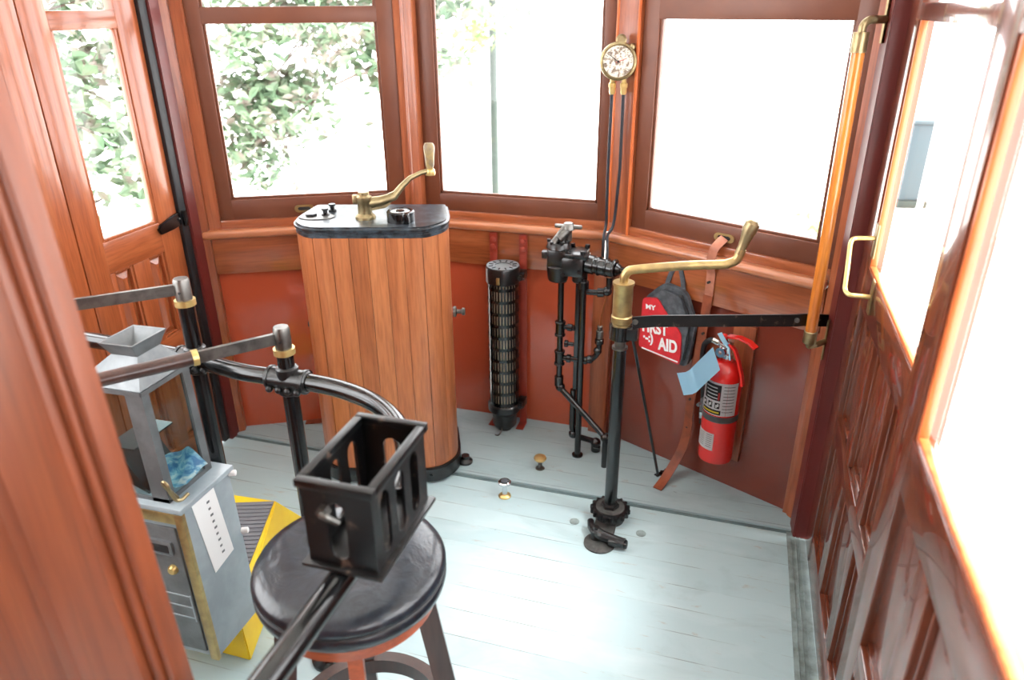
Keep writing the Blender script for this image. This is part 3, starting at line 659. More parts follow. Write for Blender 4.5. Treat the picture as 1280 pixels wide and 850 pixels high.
for k in range(n*4):
    a = 2*math.pi*k/(n*4); r = .070 if (k % 4) in (0, 1) else .060; pts.append((r*math.cos(a), r*math.sin(a)))
b.prism(pts, .030, .050, .002)
wh = obj('ratchet_wheel', b, 'black_iron', hb)
b = B(); b.lathe([(0, .048), (.050, .050), (.050, .054), (0, .055)], 32); obj('wheel_face', b, 'iron_dusty', wh)
b = B(); b.lathe([(0, .054), (.031, .054), (.031, .066), (.026, .072), (0, .072)], 6); obj('hub_nut', b, 'black_iron', wh)
b = B(); b.lathe([(0, 0), (.05, 0), (.05, .031), (0, .031)], 28); b.lathe([(0, 0), (.052, 0), (.052, .006), (0, .009)], 32, Matrix.Translation((-.01, -.142, 0))); b.box(-.045, -.13, 0, .03, 0, .010, .004); obj('base_plate', b, 'iron_dusty', hb)
b = B(); b.tube([(-.055, -.07, .03), (-.048, -.10, .032), (-.025, -.125, .032), (0, -.135, .03), (.035, -.14, .028), (.075, -.15, .028)], .012, 10, radii=[.012, .013, .019, .018, .015, .016]); b.cyl((-.025, -.125, .0), (-.025, -.125, .045), .018, bev=.003); b.cyl((-.025, -.125, .045), (-.025, -.125, .055), .010, seg=6); b.box(.02, -.163, .012, .085, -.135, .034, .006)
obj('pawl', b, 'black_iron', hb)
# black support bar from the staff to the corner post
sb = thing('support_bar', (0, 0, 0), 0, 'flat black steel bar from brake staff to right corner post', 'bar')
b = B(); b.box(SX+.02, SY-.03, .706, SX+.055, SY-.004, .745, .004); b.tube([(SX+.036, SY-.020, .764), (SX+.10, SY-.003, .770), (.222, 2.150, .797), (.243, 2.158, .798), (.318, 2.232, .774)], .01, flat=(.006, .038), up=(0, 0, 1)); obj('flat_bar', b, 'black_worn', sb)
b = B(); b.lathe([(.0185, .700), (.036, .700), (.036, .747), (.0185, .747), (.0185, .700)], 28, Matrix.Translation((SX, SY, 0))); obj('clamp_ring', b, 'black', sb)
many('bolt', 'steel', sb, [lambda b: b.cyl((SX+.045, SY-.012, .768), (SX+.045, SY-.024, .768), .009, seg=12), lambda b: b.cyl((.222, 2.146, .80), (.222, 2.138, .80), .007), lambda b: b.cyl((.29, 2.21, .785), (.285, 2.203, .785), .007)])
# thin black stay rod
rd = thing('stay_rod', (-.153, 2.391, .008), 0, 'thin black rod slanting from brake staff down to floor', 'rod')
b = B(); b.tube([(SX+.153+.028, SY-2.391+.02, .72), (0, 0, .004)], .0055, 10); obj('rod', b, 'black', rd)
b = B(); b.box(-.010, -.008, 0, .055, .012, .005, .001, Matrix.Rotation(R(50), 4, 'Z')); b.cyl((.012, .018, .004), (.012, .018, .012), .007, seg=6); b.cyl((.026, .034, .004), (.026, .034, .012), .007, seg=6); b.ball((0, 0, .006), .009); obj('foot_bracket', b, 'black', rd)

# ------------------------------------------------------------------ right facet fittings
def fthing(name, s, y, z, label, cat):
    (x0, y0), a, Lg, _ = FAC['right']; p = on('right', s, y)
    return thing(name, (p[0], p[1], z), a, label, cat)
# first aid bag: origin at bottom centre, local x along the wall, -y to the room
fa = fthing('first_aid_bag', .312, .0, .455, 'charcoal and red first aid pouch hanging by its loop below window rail', 'bag')
def puffy(outl, y0, y1, bev=.015, mt=None): 
    b = B(); b.prism(outl, 0, y1-y0, bev, Matrix(((1, 0, 0, 0), (0, 0, -1, -y0), (0, 1, 0, 0), (0, 0, 0, 1))), seg=4); return b
ol = outline([(-.115, .01), (.10, -.015), (.118, .17), (.065, .285), (-.03, .30), (-.112, .22)], .03, 5)
b = puffy(ol, .0, .055, .018); bag = obj('pouch', b, 'grey_cloth', fa); fa.scale = (.93, .93, .95); fa.location.z = .468
rp = outline([(-.112, .018), (.075, -.004), (.082, .02), (.078, .125), (-.005, .205), (-.04, .245), (-.108, .225)], .015, 4)
b = puffy(rp, .050, .059, .004); rd_ = obj('red_front', b, 'red_cloth', fa, label='red front panel with white lettering')
def ftext(b, s, x, z, size, width, y=-.0605, rot=-5): b.text(s, Matrix.Translation((x, y, z)) @ Matrix.Rotation(R(rot), 4, 'Y') @ Matrix.Rotation(R(90), 4, 'X'), size, .0006, width); return b
b = B(); ftext(b, 'FIRST', -.042, .116, .060, .115); ftext(b, 'AID', .022, .062, .068, .085); ftext(b, '·-:)', -.068, .07, .05, .045)
ftext(b, 'MY', -.068, .197, .026, .045)
obj('lettering', b, 'white', rd_)
b = B(); b.box(-.095, -.0610, .012, .07, -.0598, .017, 0, Matrix.Rotation(R(4), 4, 'Y')); obj('white_stripe', b, 'white', rd_)
b = B(); b.tube([(-.028, -.02, .285), (-.022, -.015, .32), (0.0, -.01, .375), (.012, -.01, .378), (.035, -.015, .32), (.045, -.02, .285)], .004, flat=(.018, .004), fil=.02, up=(0, -1, 0)); obj('hanging_loop', b, 'grey_cloth', fa)
b = B(); b.cyl((.005, -.0, .372), (.005, -.022, .372), .004); b.tube([(.005, 0, .372), (.005, -.024, .370), (.005, -.026, .385)], .003, 8); obj('hook', b, 'brass', fa)
b = B(); b.tube([(.09, -.045, .02), (.10, -.05, .10), (.098, -.05, .2), (.055, -.045, .272)], .003, 8, fil=.02); obj('zip_piping', b, 'ink', bag)

# fire extinguisher
fe = fthing('fire_extinguisher', .568, -.068, .165, 'red fire extinguisher with blue tag strapped to the dash panel', 'fire extinguisher')
rx = .061
b = B(); b.lathe([(0, .006), (.05, .0), (.058, .004), (rx, .014), (rx, .33), (.058, .352), (.046, .372), (.030, .384), (.018, .388), (.018, .40), (0, .40)], 44); cy_ = obj('cylinder', b, 'ext_red', fe)
def wrap(b, a0, a1, z0, z1, r, n=14, t=.0008):
    q = bmesh.new(); rows = []
    for k in range(n+1):
        a = R(a0+(a1-a0)*k/n); rows.append([q.verts.new((r*math.sin(a), -r*math.cos(a), z)) for z in (z0, z1)])
    for p_, c_ in zip(rows, rows[1:]): q.faces.new((p_[0], c_[0], c_[1], p_[1]))
    bmesh.ops.solidify(q, geom=q.faces[:], thickness=-t)
    bmesh.ops.recalc_face_normals(q, faces=q.faces[:])
    me = bpy.data.meshes.new('t'); q.to_mesh(me); q.free(); b.bm.from_mesh(me); bpy.data.meshes.remove(me); return b
lb = obj('instruction_label', wrap(B(), -62, 75, .200, .325, rx+.0002), 'label_grey', cy_)
b = B(); b = wrap(b, -38, 20, .258, .318, rx+.0012); obj('label_block', b, 'ink', lb)
b = B()
for k in range(4): wrap(b, -33+k*2, 8+k, .304-k*.013, .308-k*.013, rx+.002, 6)
for k in range(9): wrap(b, 26, 62, .312-k*.012, .3145-k*.012, rx+.0012, 6) if False else None
obj('label_line', b, 'label_grey', lb)
b = B()
for k in range(9): wrap(b, 28, 64, .312-k*.012, .3140-k*.012, rx+.0012, 6, .0004)
obj('label_text', b, 'ink', lb)
b = B()
for k in range(3): wrap(b, -44+k*24, -28+k*24, .228, .250, rx+.0012, 4)
pic = obj('pictogram', b, 'ink', lb)
b = B()
for k in range(3): wrap(b, -41+k*24, -36+k*24, .231, .243, rx+.002, 4); wrap(b, -36+k*24, -31+k*24, .236, .247, rx+.002, 4)
obj('pictogram_mark', b, 'white', pic)
b = B(); wrap(b, -46, 25, .204, .222, rx+.0012, 8); by = obj('class_strip', b, 'ink', lb)
b = B(); wrap(b, -40, 20, .210, .216, rx+.002, 8); obj('strip_lettering', b, 'ink_yellow', by)
b = B(); wrap(b, 12, 17, .262, .29, rx+.002, 3); obj('red_mark', b, 'ink_red', lb)
b = B(); wrap(b, -62, 14, .058, .126, rx+.0003); l2 = obj('service_label', b, 'white', cy_)
b = B()
for k in range(7): wrap(b, -55, -20, .118-k*.008, .1195-k*.008, rx+.0013, 6, .0004); wrap(b, -12, 8, .118-k*.008, .1195-k*.008, rx+.0013, 4, .0004)
obj('label_text', b, 'ink', l2)
b = B(); wrap(b, -178, 178, .172, .196, rx+.0006, 40, .002); b.box(-.075, -.012, .165, -.058, .02, .215, .003); b.cyl((-.07, -.02, .20), (-.07, -.035, .20), .006); b.box(-.02, .055, .17, .02, .068, .2, 0); bd = obj('bracket_band', b, 'grey_cast', fe)
b = B(); b.box(-.02, .0625, -.03, .062, .078, .50, .003); obj('backing_board', b, 'oak_z', fe)
b = B(); b.lathe([(0, .398), (.020, .398), (.020, .412), (.014, .416), (.014, .44), (.017, .445), (.017, .458), (0, .46)], 20); b.cyl((0, 0, .43), (-.04, -.008, .445), .009); vv = obj('valve', b, 'chrome', fe)
b = B(); b.lathe([(0, 0), (.019, 0), (.020, .004), (.017, .012), (.015, .012), (.0, .010)], 24, Matrix.Translation((-.016, -.014, .418)) @ face); pg_ = obj('pressure_dial', b, 'chrome', vv); b = B(); b.lathe([(0, .0105), (.014, .0105), (0, .0112)], 20, Matrix.Translation((-.016, -.014, .418)) @ face); obj('dial_face', b, 'dial', pg_)
b = B(); b.tube([(-.02, -.008, .462), (.0, -.008, .478), (.04, -.012, .486), (.08, -.018, .482), (.104, -.022, .470)], .008, flat=(.022, .007), up=(0, 0, 1)); obj('carry_lever', b, 'ext_red', vv)
b = B(); b.tube([(.0, -.005, .455), (.03, -.010, .435), (.05, -.016, .40), (.068, -.022, .36), (.078, -.026, .325)], .008, flat=(.020, .007), up=(1, 0, 0)); obj('squeeze_lever', b, 'ext_red', vv)
b = B(); b.ball((-.018, 0, .468), .014, (1, .7, .8)); obj('pin_cap', b, 'ext_red', vv)
b = B(); b.tube([(-.035, -.008, .444), (-.06, -.006, .448), (-.088, .0, .425), (-.098, .012, .36), (-.088, .02, .27), (-.078, .02, .20), (-.075, .02, .10)], .0095, 12, fil=.04); hs = obj('hose', b, 'rubber', fe)
many('hose_ferrule', 'chrome', hs, [lambda b: b.cyl((-.03, -.008, .443), (-.055, -.006, .448), .0115, bev=.002), lambda b: b.cyl((-.0755, .02, .125), (-.077, .02, .15), .012)])
# tag: curled sheet
b = B(); q = b.bm; rows = []
for k in range(11):
    t = k/10; c = Vector((-.004-.100*t, -.072-.012*math.sin(t*3)-.04*max(0, t-.72)/.28, .448-.150*t+.035*max(0, t-.75)/.25)); wv = Vector((.023, -.012, -.030)) 
    rows.append([q.verts.new(c-wv), q.verts.new(c+wv)])

for a, c in zip(rows, rows[1:]): q.faces.new((a[0], a[1], c[1], c[0]))
bmesh.ops.solidify(q, geom=q.faces[:], thickness=.0006)
for v in q.verts: v.co.z -= .03
tg = obj('inspection_tag', b, 'blue_tag', fe, label='pale blue paper tag', smooth=60)
b = B()
for k in range(6): b.box(-.048-.008*k, -.0735, .372-.019*k, -.012-.008*k, -.0728, .3735-.019*k, 0, None) if False else None
b.tube([(.0, -.02, .452), (-.008, -.03, .47), (-.022, -.034, .492)], .004, flat=(.018, .001), up=(0, -1, 0)); b.tube([(-.004, -.02, .452), (.012, -.022, .44), (.02, -.02, .40)], .003, 6); obj('seal_tie', b, 'blue_tag', fe, label='light blue plastic seal')

# leather window strap hanging over the sill, down the dash, curling onto the floor
ls = fthing('leather_strap', .452, 0, 0, 'long brown leather window strap ending on floor left of extinguisher', 'strap')
def lw(x, y, z=0):  # world to facet-local of the strap
    p = on('right', .452, 0); d = Vector((x-p[0], y-p[1])); a = FAC['right'][1]; return (d.x*math.cos(-a)-d.y*math.sin(-a), d.x*math.sin(-a)+d.y*math.cos(-a), z)
b = B(); b.tube([(.024, -.002, .945), (.020, -.02, .937), (.008, -.036, .915), (.002, -.036, .884), (0, -.034, .85), (-.002, -.016, .82), (-.004, -.014, .70)], .01, flat=(.030, .004), fil=.01, up=(0, -1, 0)); obj('upper_strap', b, 'leather_pale', ls, label='paler worn upper length')
e = lw(-.145, 2.30)
b = B(); b.tube([(-.004, -.0165, .74), (-.012, -.018, .55), (-.026, -.022, .32), (-.022, -.026, .20), (-.026, -.045, .12), (-.040, -.085, .055), (e[0]*.6-.02, e[1]*.6-.02, .022), (e[0], e[1], .013)], .01, flat=(.034, .004), fil=.05, up=(0, -1, 0)); obj('lower_strap', b, 'leather', ls)
many('rivet', 'ink', ls, [lambda b, z=z: b.cyl((-.004-.022*(z < .4), -.018, z), (-.004-.022*(z < .4), -.029, z), .0045, seg=12) for z in (.79, .60, .33, .21)])
# second strap behind the controller
l2s = thing('leather_strap', (0, 0, 0), 0, 'dark leather strap end lying on floor left of controller', 'strap')
b = B(); b.tube([(-1.66, 2.36, .012), (-1.55, 2.40, .02), (-1.46, 2.435, .05), (-1.42, 2.45, .10), (-1.41, 2.452, .30), (-1.40, 2.455, .60), (-1.40, 2.455, .70)], .01, flat=(.034, .004), fil=.04, up=(0, 0, 1)); obj('strap_band', b, 'leather', l2s)

# wooden grab pole on the corner
wp = thing('grab_pole', (.262, 2.15, .735), 0, 'amber varnished wooden grab pole on brass brackets at right corner', 'grab pole')
b = B(); b.cyl((.004, 0, .01), (-.002, 0, .835), .0165, seg=24); obj('pole', b, 'varnish_pole', wp)
b = B(); b.cyl((-.002, 0, .80), (-.002, 0, .848), .019); b.tube([(-.002, 0, .835), (-.002, 0, .865), (.012, .012, .876), (.06, .055, .876)], .010, 12, fil=.012); b.tube([(.062, .057, .82), (.062, .057, .93)], .006, flat=(.03, .006), up=(-1, 1, 0)); obj('upper_bracket', b, 'brass_dull', wp)
b = B(); b.cyl((.004, 0, -.008), (.004, 0, .035), .019, bev=.004); b.tube([(.004, 0, .0), (.004, 0, -.018), (.03, .03, -.022), (.062, .062, -.018)], .009, 12, fil=.012); b.tube([(.064, .064, -.08), (.064, .064, .05)], .006, flat=(.03, .006), up=(-1, 1, 0)); obj('lower_bracket', b, 'brass_dull', wp)

# ------------------------------------------------------------------ floor buttons
t = thing('gong_plunger', (-.598, 2.311, .008), 0, 'brass mushroom foot gong button on raised floor below the heater', 'foot button')
b = B(); b.lathe([(0, .035), (.008, .035), (.020, .040), (.025, .048), (.022, .055), (.008, .058), (0, .058)], 28); obj('mushroom_cap', b, 'brass_gold', t)
b = B(); b.lathe([(0, 0), (.018, 0), (.018, .003), (.008, .006), (.007, .038), (0, .038)], 20); obj('stem', b, 'steel', t)
t = thing('sander_plunger', (-.681, 2.116, 0), 0, 'chrome capped foot plunger in brass collar on lower floor', 'foot button')
b = B(); b.lathe([(0, .052), (.020, .052), (.024, .056), (.024, .064), (.020, .067), (0, .067)], 28); cpp = obj('cap', b, 'chrome', t)
b = B(); b.lathe([(0, .0672), (.014, .0672), (.014, .0682), (0, .0682)], 20); obj('cap_centre', b, 'grey_cloth', cpp)
b = B(); b.cyl((0, 0, .005), (0, 0, .054), .010); obj('stem', b, 'chrome', t); b = B(); b.lathe([(0, 0), (.023, 0), (.023, .004), (.015, .010), (0, .010)], 24); obj('collar', b, 'brass_gold', t)
for i, (x, y) in enumerate(((-.402, 2.044), (-.17, 2.045))):
    b = B(); b.lathe([(0, 0), (.017, 0), (.017, .0015), (.012, .002), (0, .0012)], 20); o = obj('floor_plug', b, 'grimy', group='floor plugs beside the brake staff', label=('round worn floor plug left of the brake staff foot', 'round worn floor plug right of the brake staff foot')[i], cat='plug'); o.location = (x, y, 0)

# ------------------------------------------------------------------ stool
st = thing('stool', (-.627, .968, 0), 0, 'round stool with black vinyl cushion and wooden legs under the iron crate', 'stool')
b = B(); b.lathe([(0, .625), (.165, .625), (.176, .632), (.179, .645), (.176, .655), (.173, .658), (.177, .663), (.179, .672), (.172, .684), (.15, .691), (.10, .693), (.05, .690), (0, .688)], 72); cu_ = obj('seat_cushion', b, 'vinyl', st, smooth=60)
b = B(); b.lathe([(.1755, .656), (.179, .659), (.1755, .662), (.173, .659), (.1755, .656)], 72); obj('piping', b, 'rubber', cu_)
b = B(); b.lathe([(0, .585), (.150, .585), (.158, .590), (.160, .625), (0, .625)], 64); obj('seat_apron', b, 'stool_wood', st)
for k, a in enumerate((R(-62), R(28), R(118), R(208))):
    q0 = Vector((.125*math.cos(a), .125*math.sin(a), .60)); q1 = Vector((.205*math.cos(a), .205*math.sin(a), .0))
    b = B(); b.tube([q1, q0.lerp(q1, .3), q0], .02, flat=(.026, .042), up=(math.cos(a), math.sin(a), 0)); obj('leg', b, 'stool_wood' if k == 0 else 'stool_leg', st)
b = B(); b.lathe([(.150, .20), (.176, .20), (.176, .24), (.150, .24), (.150, .20)], 64); obj('foot_ring', b, 'stool_leg', st, label='bent wood foot ring'); st.scale = (1.03, 1.03, 1)

# ------------------------------------------------------------------ guard rail with swinging gate arms
ZR = .875
gr = thing('guard_rail', (-.925, 1.272, 0), 0, 'black curved pipe rail with posts and steel gate arms round the driver', 'guard rail')
def G(x, y, z): return (x+.925, y-1.272, z)
b = B(); b.tube([G(-.50, -.35, ZR), G(-.495, .5, ZR), G(-.492, .90, ZR), G(-.512, 1.0, ZR), G(-.548, 1.09, ZR), G(-.605, 1.17, ZR), G(-.69, 1.235, ZR), G(-.80, 1.270, ZR), G(-.925, 1.275, ZR), G(-1.06, 1.272, ZR), G(-1.2, 1.305, ZR), G(-1.45, 1.32, ZR), G(-1.89, 1.33, ZR)], .0205, 18, fil=.07); obj('rail_pipe', b, 'black', gr)
b = B(); b.cyl((0, 0, .0), (0, 0, .95), .019, seg=24); b.lathe([(0, 0), (.05, 0), (.05, .008), (.03, .014), (.019, .03)], 24); obj('post', b, 'black', gr)
b = B(); b.cyl(G(-1.2, 1.305, .1455), G(-1.2, 1.305, 1.03), .019, seg=24); b.lathe([(0, 0), (.03, 0), (.03, .006), (.019, .02)], 24, Matrix.Translation(G(-1.2, 1.305, .1455))); obj('post', b, 'black', gr)
for c in ((0, 0, ZR), G(-1.2, 1.305, ZR)):
    c = Vector(c); b = B(); b.cyl(c+Vector((-.052, 0, 0)), c+Vector((.052, 0, 0)), .0265, bev=.004); b.cyl(c+Vector((0, 0, -.035)), c+Vector((0, 0, .035)), .0255, bev=.004)
    for dx in (-.045, .045): b.cyl(c+Vector((dx-.004, 0, 0)), c+Vector((dx+.004, 0, 0)), .029, bev=.001)
    cl = obj('clamp', b, 'black_iron', gr)
    many('clamp_bolt', 'black_worn', cl, [lambda b, dx=dx: b.ball(c+Vector((dx, -.027, -.016)), .0085) for dx in (-.036, -.012, .012, .036)])
for (px, py, z0, ex, ey, nm) in ((-.925, 1.272, .945, -1.135, 1.02, 1), (-1.2, 1.305, 1.02, -1.38, 1.14, 2)):
    b = B(); b.lathe([(.018, 0), (.024, 0), (.024, .014), (.018, .014), (.018, 0)], 24, Matrix.Translation(G(px, py, z0-.004))); obj('brass_collar', b, 'brass_gold', gr)
    b = B(); b.lathe([(0, .010), (.0185, .010), (.0185, .056), (.016, .062), (0, .062)], 24, Matrix.Translation(G(px, py, z0)))
    d = Vector((ex-px, ey-py, 0)); u_ = d.normalized(); p0 = Vector(G(px, py, z0+.036)); 
    b.tube([p0+u_*.012, p0+u_*.05, p0+u_*(d.length*.55), p0+u_*(d.length*(.55 if nm == 1 else 1)+.001)], .01, flat=(.010, .026), up=(0, 0, 1))
    ga = obj('gate_arm', b, 'steel', gr, label='bare steel arm')
    if nm == 1:
        b = B(); b.cyl(p0+u_*(d.length*.55+.008), p0+u_*(d.length+.12), .0155, .014, bev=.003); obj('arm_grip', b, 'stool_leg', ga, label='dark wooden grip'); b = B(); b.cyl(p0+u_*(d.length*.55-.002), p0+u_*(d.length*.55+.010), .0175); obj('grip_ferrule', b, 'brass_gold', ga)
    b = B(); b.cyl(G(px+.006, py-.0185, z0+.032), G(px+.0065, py-.0205, z0+.032), .003); obj('set_screw', b, 'ink', ga)

# ------------------------------------------------------------------ cast iron crate on the rail
ic = thing('iron_crate', (-.484, .822, .897), 0, 'black cast iron slotted crate mounted on the rail above stool', 'crate')
hx, hy, H_ = .0555, .092, .152; tz = .152
def slot_plate(u0, u1, z0, z1, slots, t, mtx):
    """plate in the u-z plane with round-ended slots, thickness t"""
    b = B(); q = bmesh.new()
    us = [u0]
    slots = sorted(slots)
    # solid strips between slots
    x = u0
    for (a, c, za, zb) in slots:
        b.box(x, 0, z0, a, t, z1, 0, mtx); r = (c-a)/2; m0 = (a+c)/2
        n = 8
        up_ = [(a, z1), (a, zb-r)] + [(m0-r*math.cos(math.pi*k/n), zb-r+r*math.sin(math.pi*k/n)) for k in range(1, n)] + [(c, zb-r), (c, z1)]
        dn_ = [(c, z0), (c, za+r)] + [(m0+r*math.cos(math.pi*k/n), za+r-r*math.sin(math.pi*k/n)) for k in range(1, n)] + [(a, za+r), (a, z0)]
        for pl in (up_, dn_): b.prism(pl, -t, 0, 0, mtx @ Matrix(((1, 0, 0, 0), (0, 0, -1, 0), (0, 1, 0, 0), (0, 0, 0, 1))))
        x = c
    b.box(x, 0, z0, u1, t, z1, 0, mtx)
    return b
I4 = Matrix.Identity(4)
b = slot_plate(-hx+.005, hx-.005, .004, H_-.01, [(-.018, .012, .018, .118)], .005, Matrix.Translation((0, -hy, 0))); obj('end_plate', b, 'black_worn', ic)
b = slot_plate(-hx+.005, hx-.005, .004, H_-.01, [(-.016, .016, .018, .118)], .005, Matrix.Translation((0, hy-.005, 0))); obj('end_plate', b, 'black_worn', ic)
RZ = Matrix.Rotation(R(90), 4, 'Z')
sl = [(-.068, -.040, .018, .125), (-.018, .010, .018, .125), (.034, .062, .018, .125)]
b = slot_plate(-hy, hy, .004, H_-.01, sl, .005, Matrix.Translation((hx, 0, 0)) @ RZ); obj('side_plate', b, 'black_worn', ic)
b = slot_plate(-hy, hy, .004, H_-.01, sl, .005, Matrix.Translation((-hx+.005, 0, 0)) @ RZ); obj('side_plate', b, 'black_worn', ic)
b = B(); z0, z1 = H_-.014, H_+.0; o_ = .006
b.box(-hx-o_, -hy-o_, z0, hx+o_, -hy+.008, z1, .002); b.box(-hx-o_, hy-.008, z0, hx+o_, hy+o_, z1, .002); b.box(-hx-o_, -hy+.008, z0, -hx+.008, hy-.008, z1, .002); b.box(hx-.008, -hy+.008, z0, hx+o_, hy-.008, z1, .002)
obj('top_rim', b, 'black_worn', ic)
b = B(); b.box(-hx-.010, -hy-.010, -.001, hx+.010, hy+.010, .006, .002); b.cyl((0, -.05, -.02), (0, -.05, 0), .024); b.cyl((0, .05, -.02), (0, .05, 0), .024); obj('bottom_plate', b, 'black_worn', ic)
b = B(); b.bolt((-.018, -hy, .105), .010, .012); b.tube([(-.018, -hy-.012, .105), (-.010, -hy-.016, .105), (.004, -hy-.006, .09)], .005, 8, fil=.01); obj('thumb_bolt', b, 'steel', ic)

# ------------------------------------------------------------------ yellow step with ribbed tread, farebox on it
ys = thing('yellow_step', (-1.30, 1.42, 0), 0, 'bright yellow step box with grey ribbed tread under the farebox', 'step')
b = B(); b.prism([(-.25, -.22), (.168, -.22), (-.03, .375), (-.36, .34)], 0, .145, .004, None, [(-.25, -.215), (.155, -.215), (-.050, .268), (-.25, .255)])
obj('step_box', b, 'yellow', ys)
rt = Matrix.Translation((-.044, .264, 0)) @ Matrix.Rotation(R(20), 4, 'Z')
b = B(); b.box(-.19, -.30, .1445, -.008, .0, .149, 0, rt)
for k in range(15): b.box(-.19, -.295+k*.0195, .149, -.008, -.285+k*.0195, .153, .001, rt)
obj('ribbed_tread', b, 'tread', ys)
fb = thing('farebox', (-1.127, 1.09, .128), 0, 'grey metal farebox with glass coin case and brass edging', 'farebox', rot=(0, R(-1.2), 0))
b = B(); b.box(-.255, .003, .0, -.003, .180, .462, .004); b.box(-.262, -.006, .455, .004, .190, .470, .003); fbb = obj('fare_body', b, 'grey_paint', fb)
b = B(); b.box(-.020, -.006, 0, .004, .006, .455, .002); b.box(-.26, -.006, .425, -.018, .003, .455, .002); b.box(-.26, -.006, 0, -.242, .003, .425, .002); obj('brass_edging', b, 'brass', fb)
b = B(); b.box(-.235, -.004, .02, -.03, .0035, .41, .003); b.box(-.13, -.012, .33, -.045, -.003, .372, .008); dr = obj('front_door', b, 'grey_cast', fb)
b = B(); b.lathe([(0, 0), (.013, 0), (.013, .006), (.009, .012), (0, .013)], 20, Matrix.Translation((-.062, -.004, .285)) @ face); obj('door_lock', b, 'brass_gold', dr)
b = B(); b.box(-.12, -.013, .340, -.055, -.0115, .362, .0); obj('coin_slot', b, 'ink', dr)
b = B()
for k in range(3): b.box(-.13, -.006, .20-k*.035, -.035, -.0035, .204-k*.035, .001)
b.box(-.132, -.006, .122, -.128, -.0035, .206, .0); b.box(-.037, -.006, .122, -.033, -.0035, .206, .0); obj('cast_plate', b, 'grey_paint', dr)
b = B(); b.prism([(.035, .455), (.115, .455), (.135, .245), (.058, .232)], 0, .0008, 0, Matrix(((0, 0, 1, -.0025), (1, 0, 0, 0), (0, 1, 0, 0), (0, 0, 0, 1)))); nt_ = obj('paper_notice', b, 'white', fb, label='white paper strip with faint marks')
b = B()
for k in range(9): b.box(-.0019, .082+k*.0015, .425-k*.02, -.0012, .092+k*.0015-.002*(k % 2), .431-k*.02, 0)
obj('notice_mark', b, 'grey_cast', nt_)
for z in (.45, .27): b = B(); b.cyl((-.006, .178, z), (.012, .186, z), .008, bev=.002); obj('side_knob', b, 'white', fb)
# glass case: four corner bars leaning in slightly, panes between, cast shoulder and hopper on top
x0, x1, y0, y1 = -.205, -.040, .012, .165; zb, zt = .470, .752; ins = -.0
C0 = [(x0, y0), (x1, y0), (x1, y1), (x0, y1)]
gc = thing('t', (0, 0, 0)); bpy.data.objects.remove(gc)
b = B()
wd = [.03, .046, .026, .022]
for (x, y), sx, sy, ww in zip(C0, (1, -1, -1, 1), (1, 1, -1, -1), wd):
    b.prism([(x, y), (x+sx*ww, y), (x+sx*ww, y+sy*.006), (x+sx*.006, y+sy*.006), (x+sx*.006, y+sy*.022), (x, y+sy*.022)], zb, zt+.004)
b.box(x0, y0, zb, x1, y0+.005, zb+.010); b.box(x0, y1-.005, zb, x1, y1, zb+.010); b.box(x1-.005, y0, zb, x1, y1, zb+.010); b.box(x0, y0, zb, x0+.005, y1, zb+.010)
cf = obj('case_frame', b, 'grey_cast', fb)
b = B(); b.box(x0+.006, y0+.007, zb, x1-.006, y0+.009, zt); b.box(x1-.009, y0+.009, zb, x1-.007, y1-.009, zt); b.box(x0+.006, y1-.009, zb, x1-.006, y1-.007, zt); b.box(x0+.007, y0+.009, zb, x0+.009, y1-.009, zt); obj('case_glass', b, 'case_glass', cf, smooth=0)
b = B(); b.box(x0+.012, y0+.012, .595, x1-.075, y1-.012, .599); b.prism([(x0+.02, .50), (x0+.09, .47), (x0+.09, .474), (x0+.02, .595)], y0+.02, y1-.02, 0, Matrix(((1, 0, 0, 0), (0, 0, 1, 0), (0, 1, 0, 0), (0, 0, 0, 1)))); obj('inner_chute', b, 'black_iron', fb)
# shoulder
b = B()
so0 = [(x0-.006, y0-.006), (x1+.006, y0-.006), (x1+.006, y1+.006), (x0-.006, y1+.006)]
nk = [(-.138, .055), (-.068, .055), (-.068, .125), (-.138, .125)]
b.prism(so0, zt, zt+.016, .003); b.prism(so0, zt+.016, zt+.075, 0, None, nk)
rim = [(-.148, .036), (-.056, .036), (-.056, .142), (-.148, .142)]
cap = obj('case_cap', b, 'grey_cast', fb, smooth=20)
q = B(); bm = q.bm; t_ = .005
def ring(pts, z): return [bm.verts.new((x, y, z)) for x, y in pts]
def sh(p, d): cx_, cy2 = -.103, .09; return [(x+(d if x < cx_ else -d), y+(d if y < cy2 else -d)) for x, y in p]
R0, R1, R2, R3, R4 = ring(nk, zt+.073), ring(rim, zt+.108), ring(sh(rim, t_), zt+.108), ring(sh(nk, .02), zt+.078), None
for a, c in ((R0, R1), (R1, R2), (R2, R3)):
    for i in range(4): bm.faces.new((a[i], a[(i+1) % 4], c[(i+1) % 4], c[i]))
bmesh.ops.recalc_face_normals(bm, faces=bm.faces[:]); hp = obj('hopper', q, 'grey_cast', fb, smooth=0)
b = B(); b.prism(sh(nk, .02), zt+.0755, zt+.0785); obj('hopper_throat', b, 'ink', hp)
b = B(); b.tube([(-.03, .03, .475), (-.034, .018, .50), (-.040, .006, .53), (-.028, 0, .542), (-.018, .0, .53), (-.022, .004, .51), (-.016, .01, .485), (-.010, .02, .480), (-.006, .040, .486)], .0045, 8, fil=.015); obj('brass_hook', b, 'brass_dull', fb)
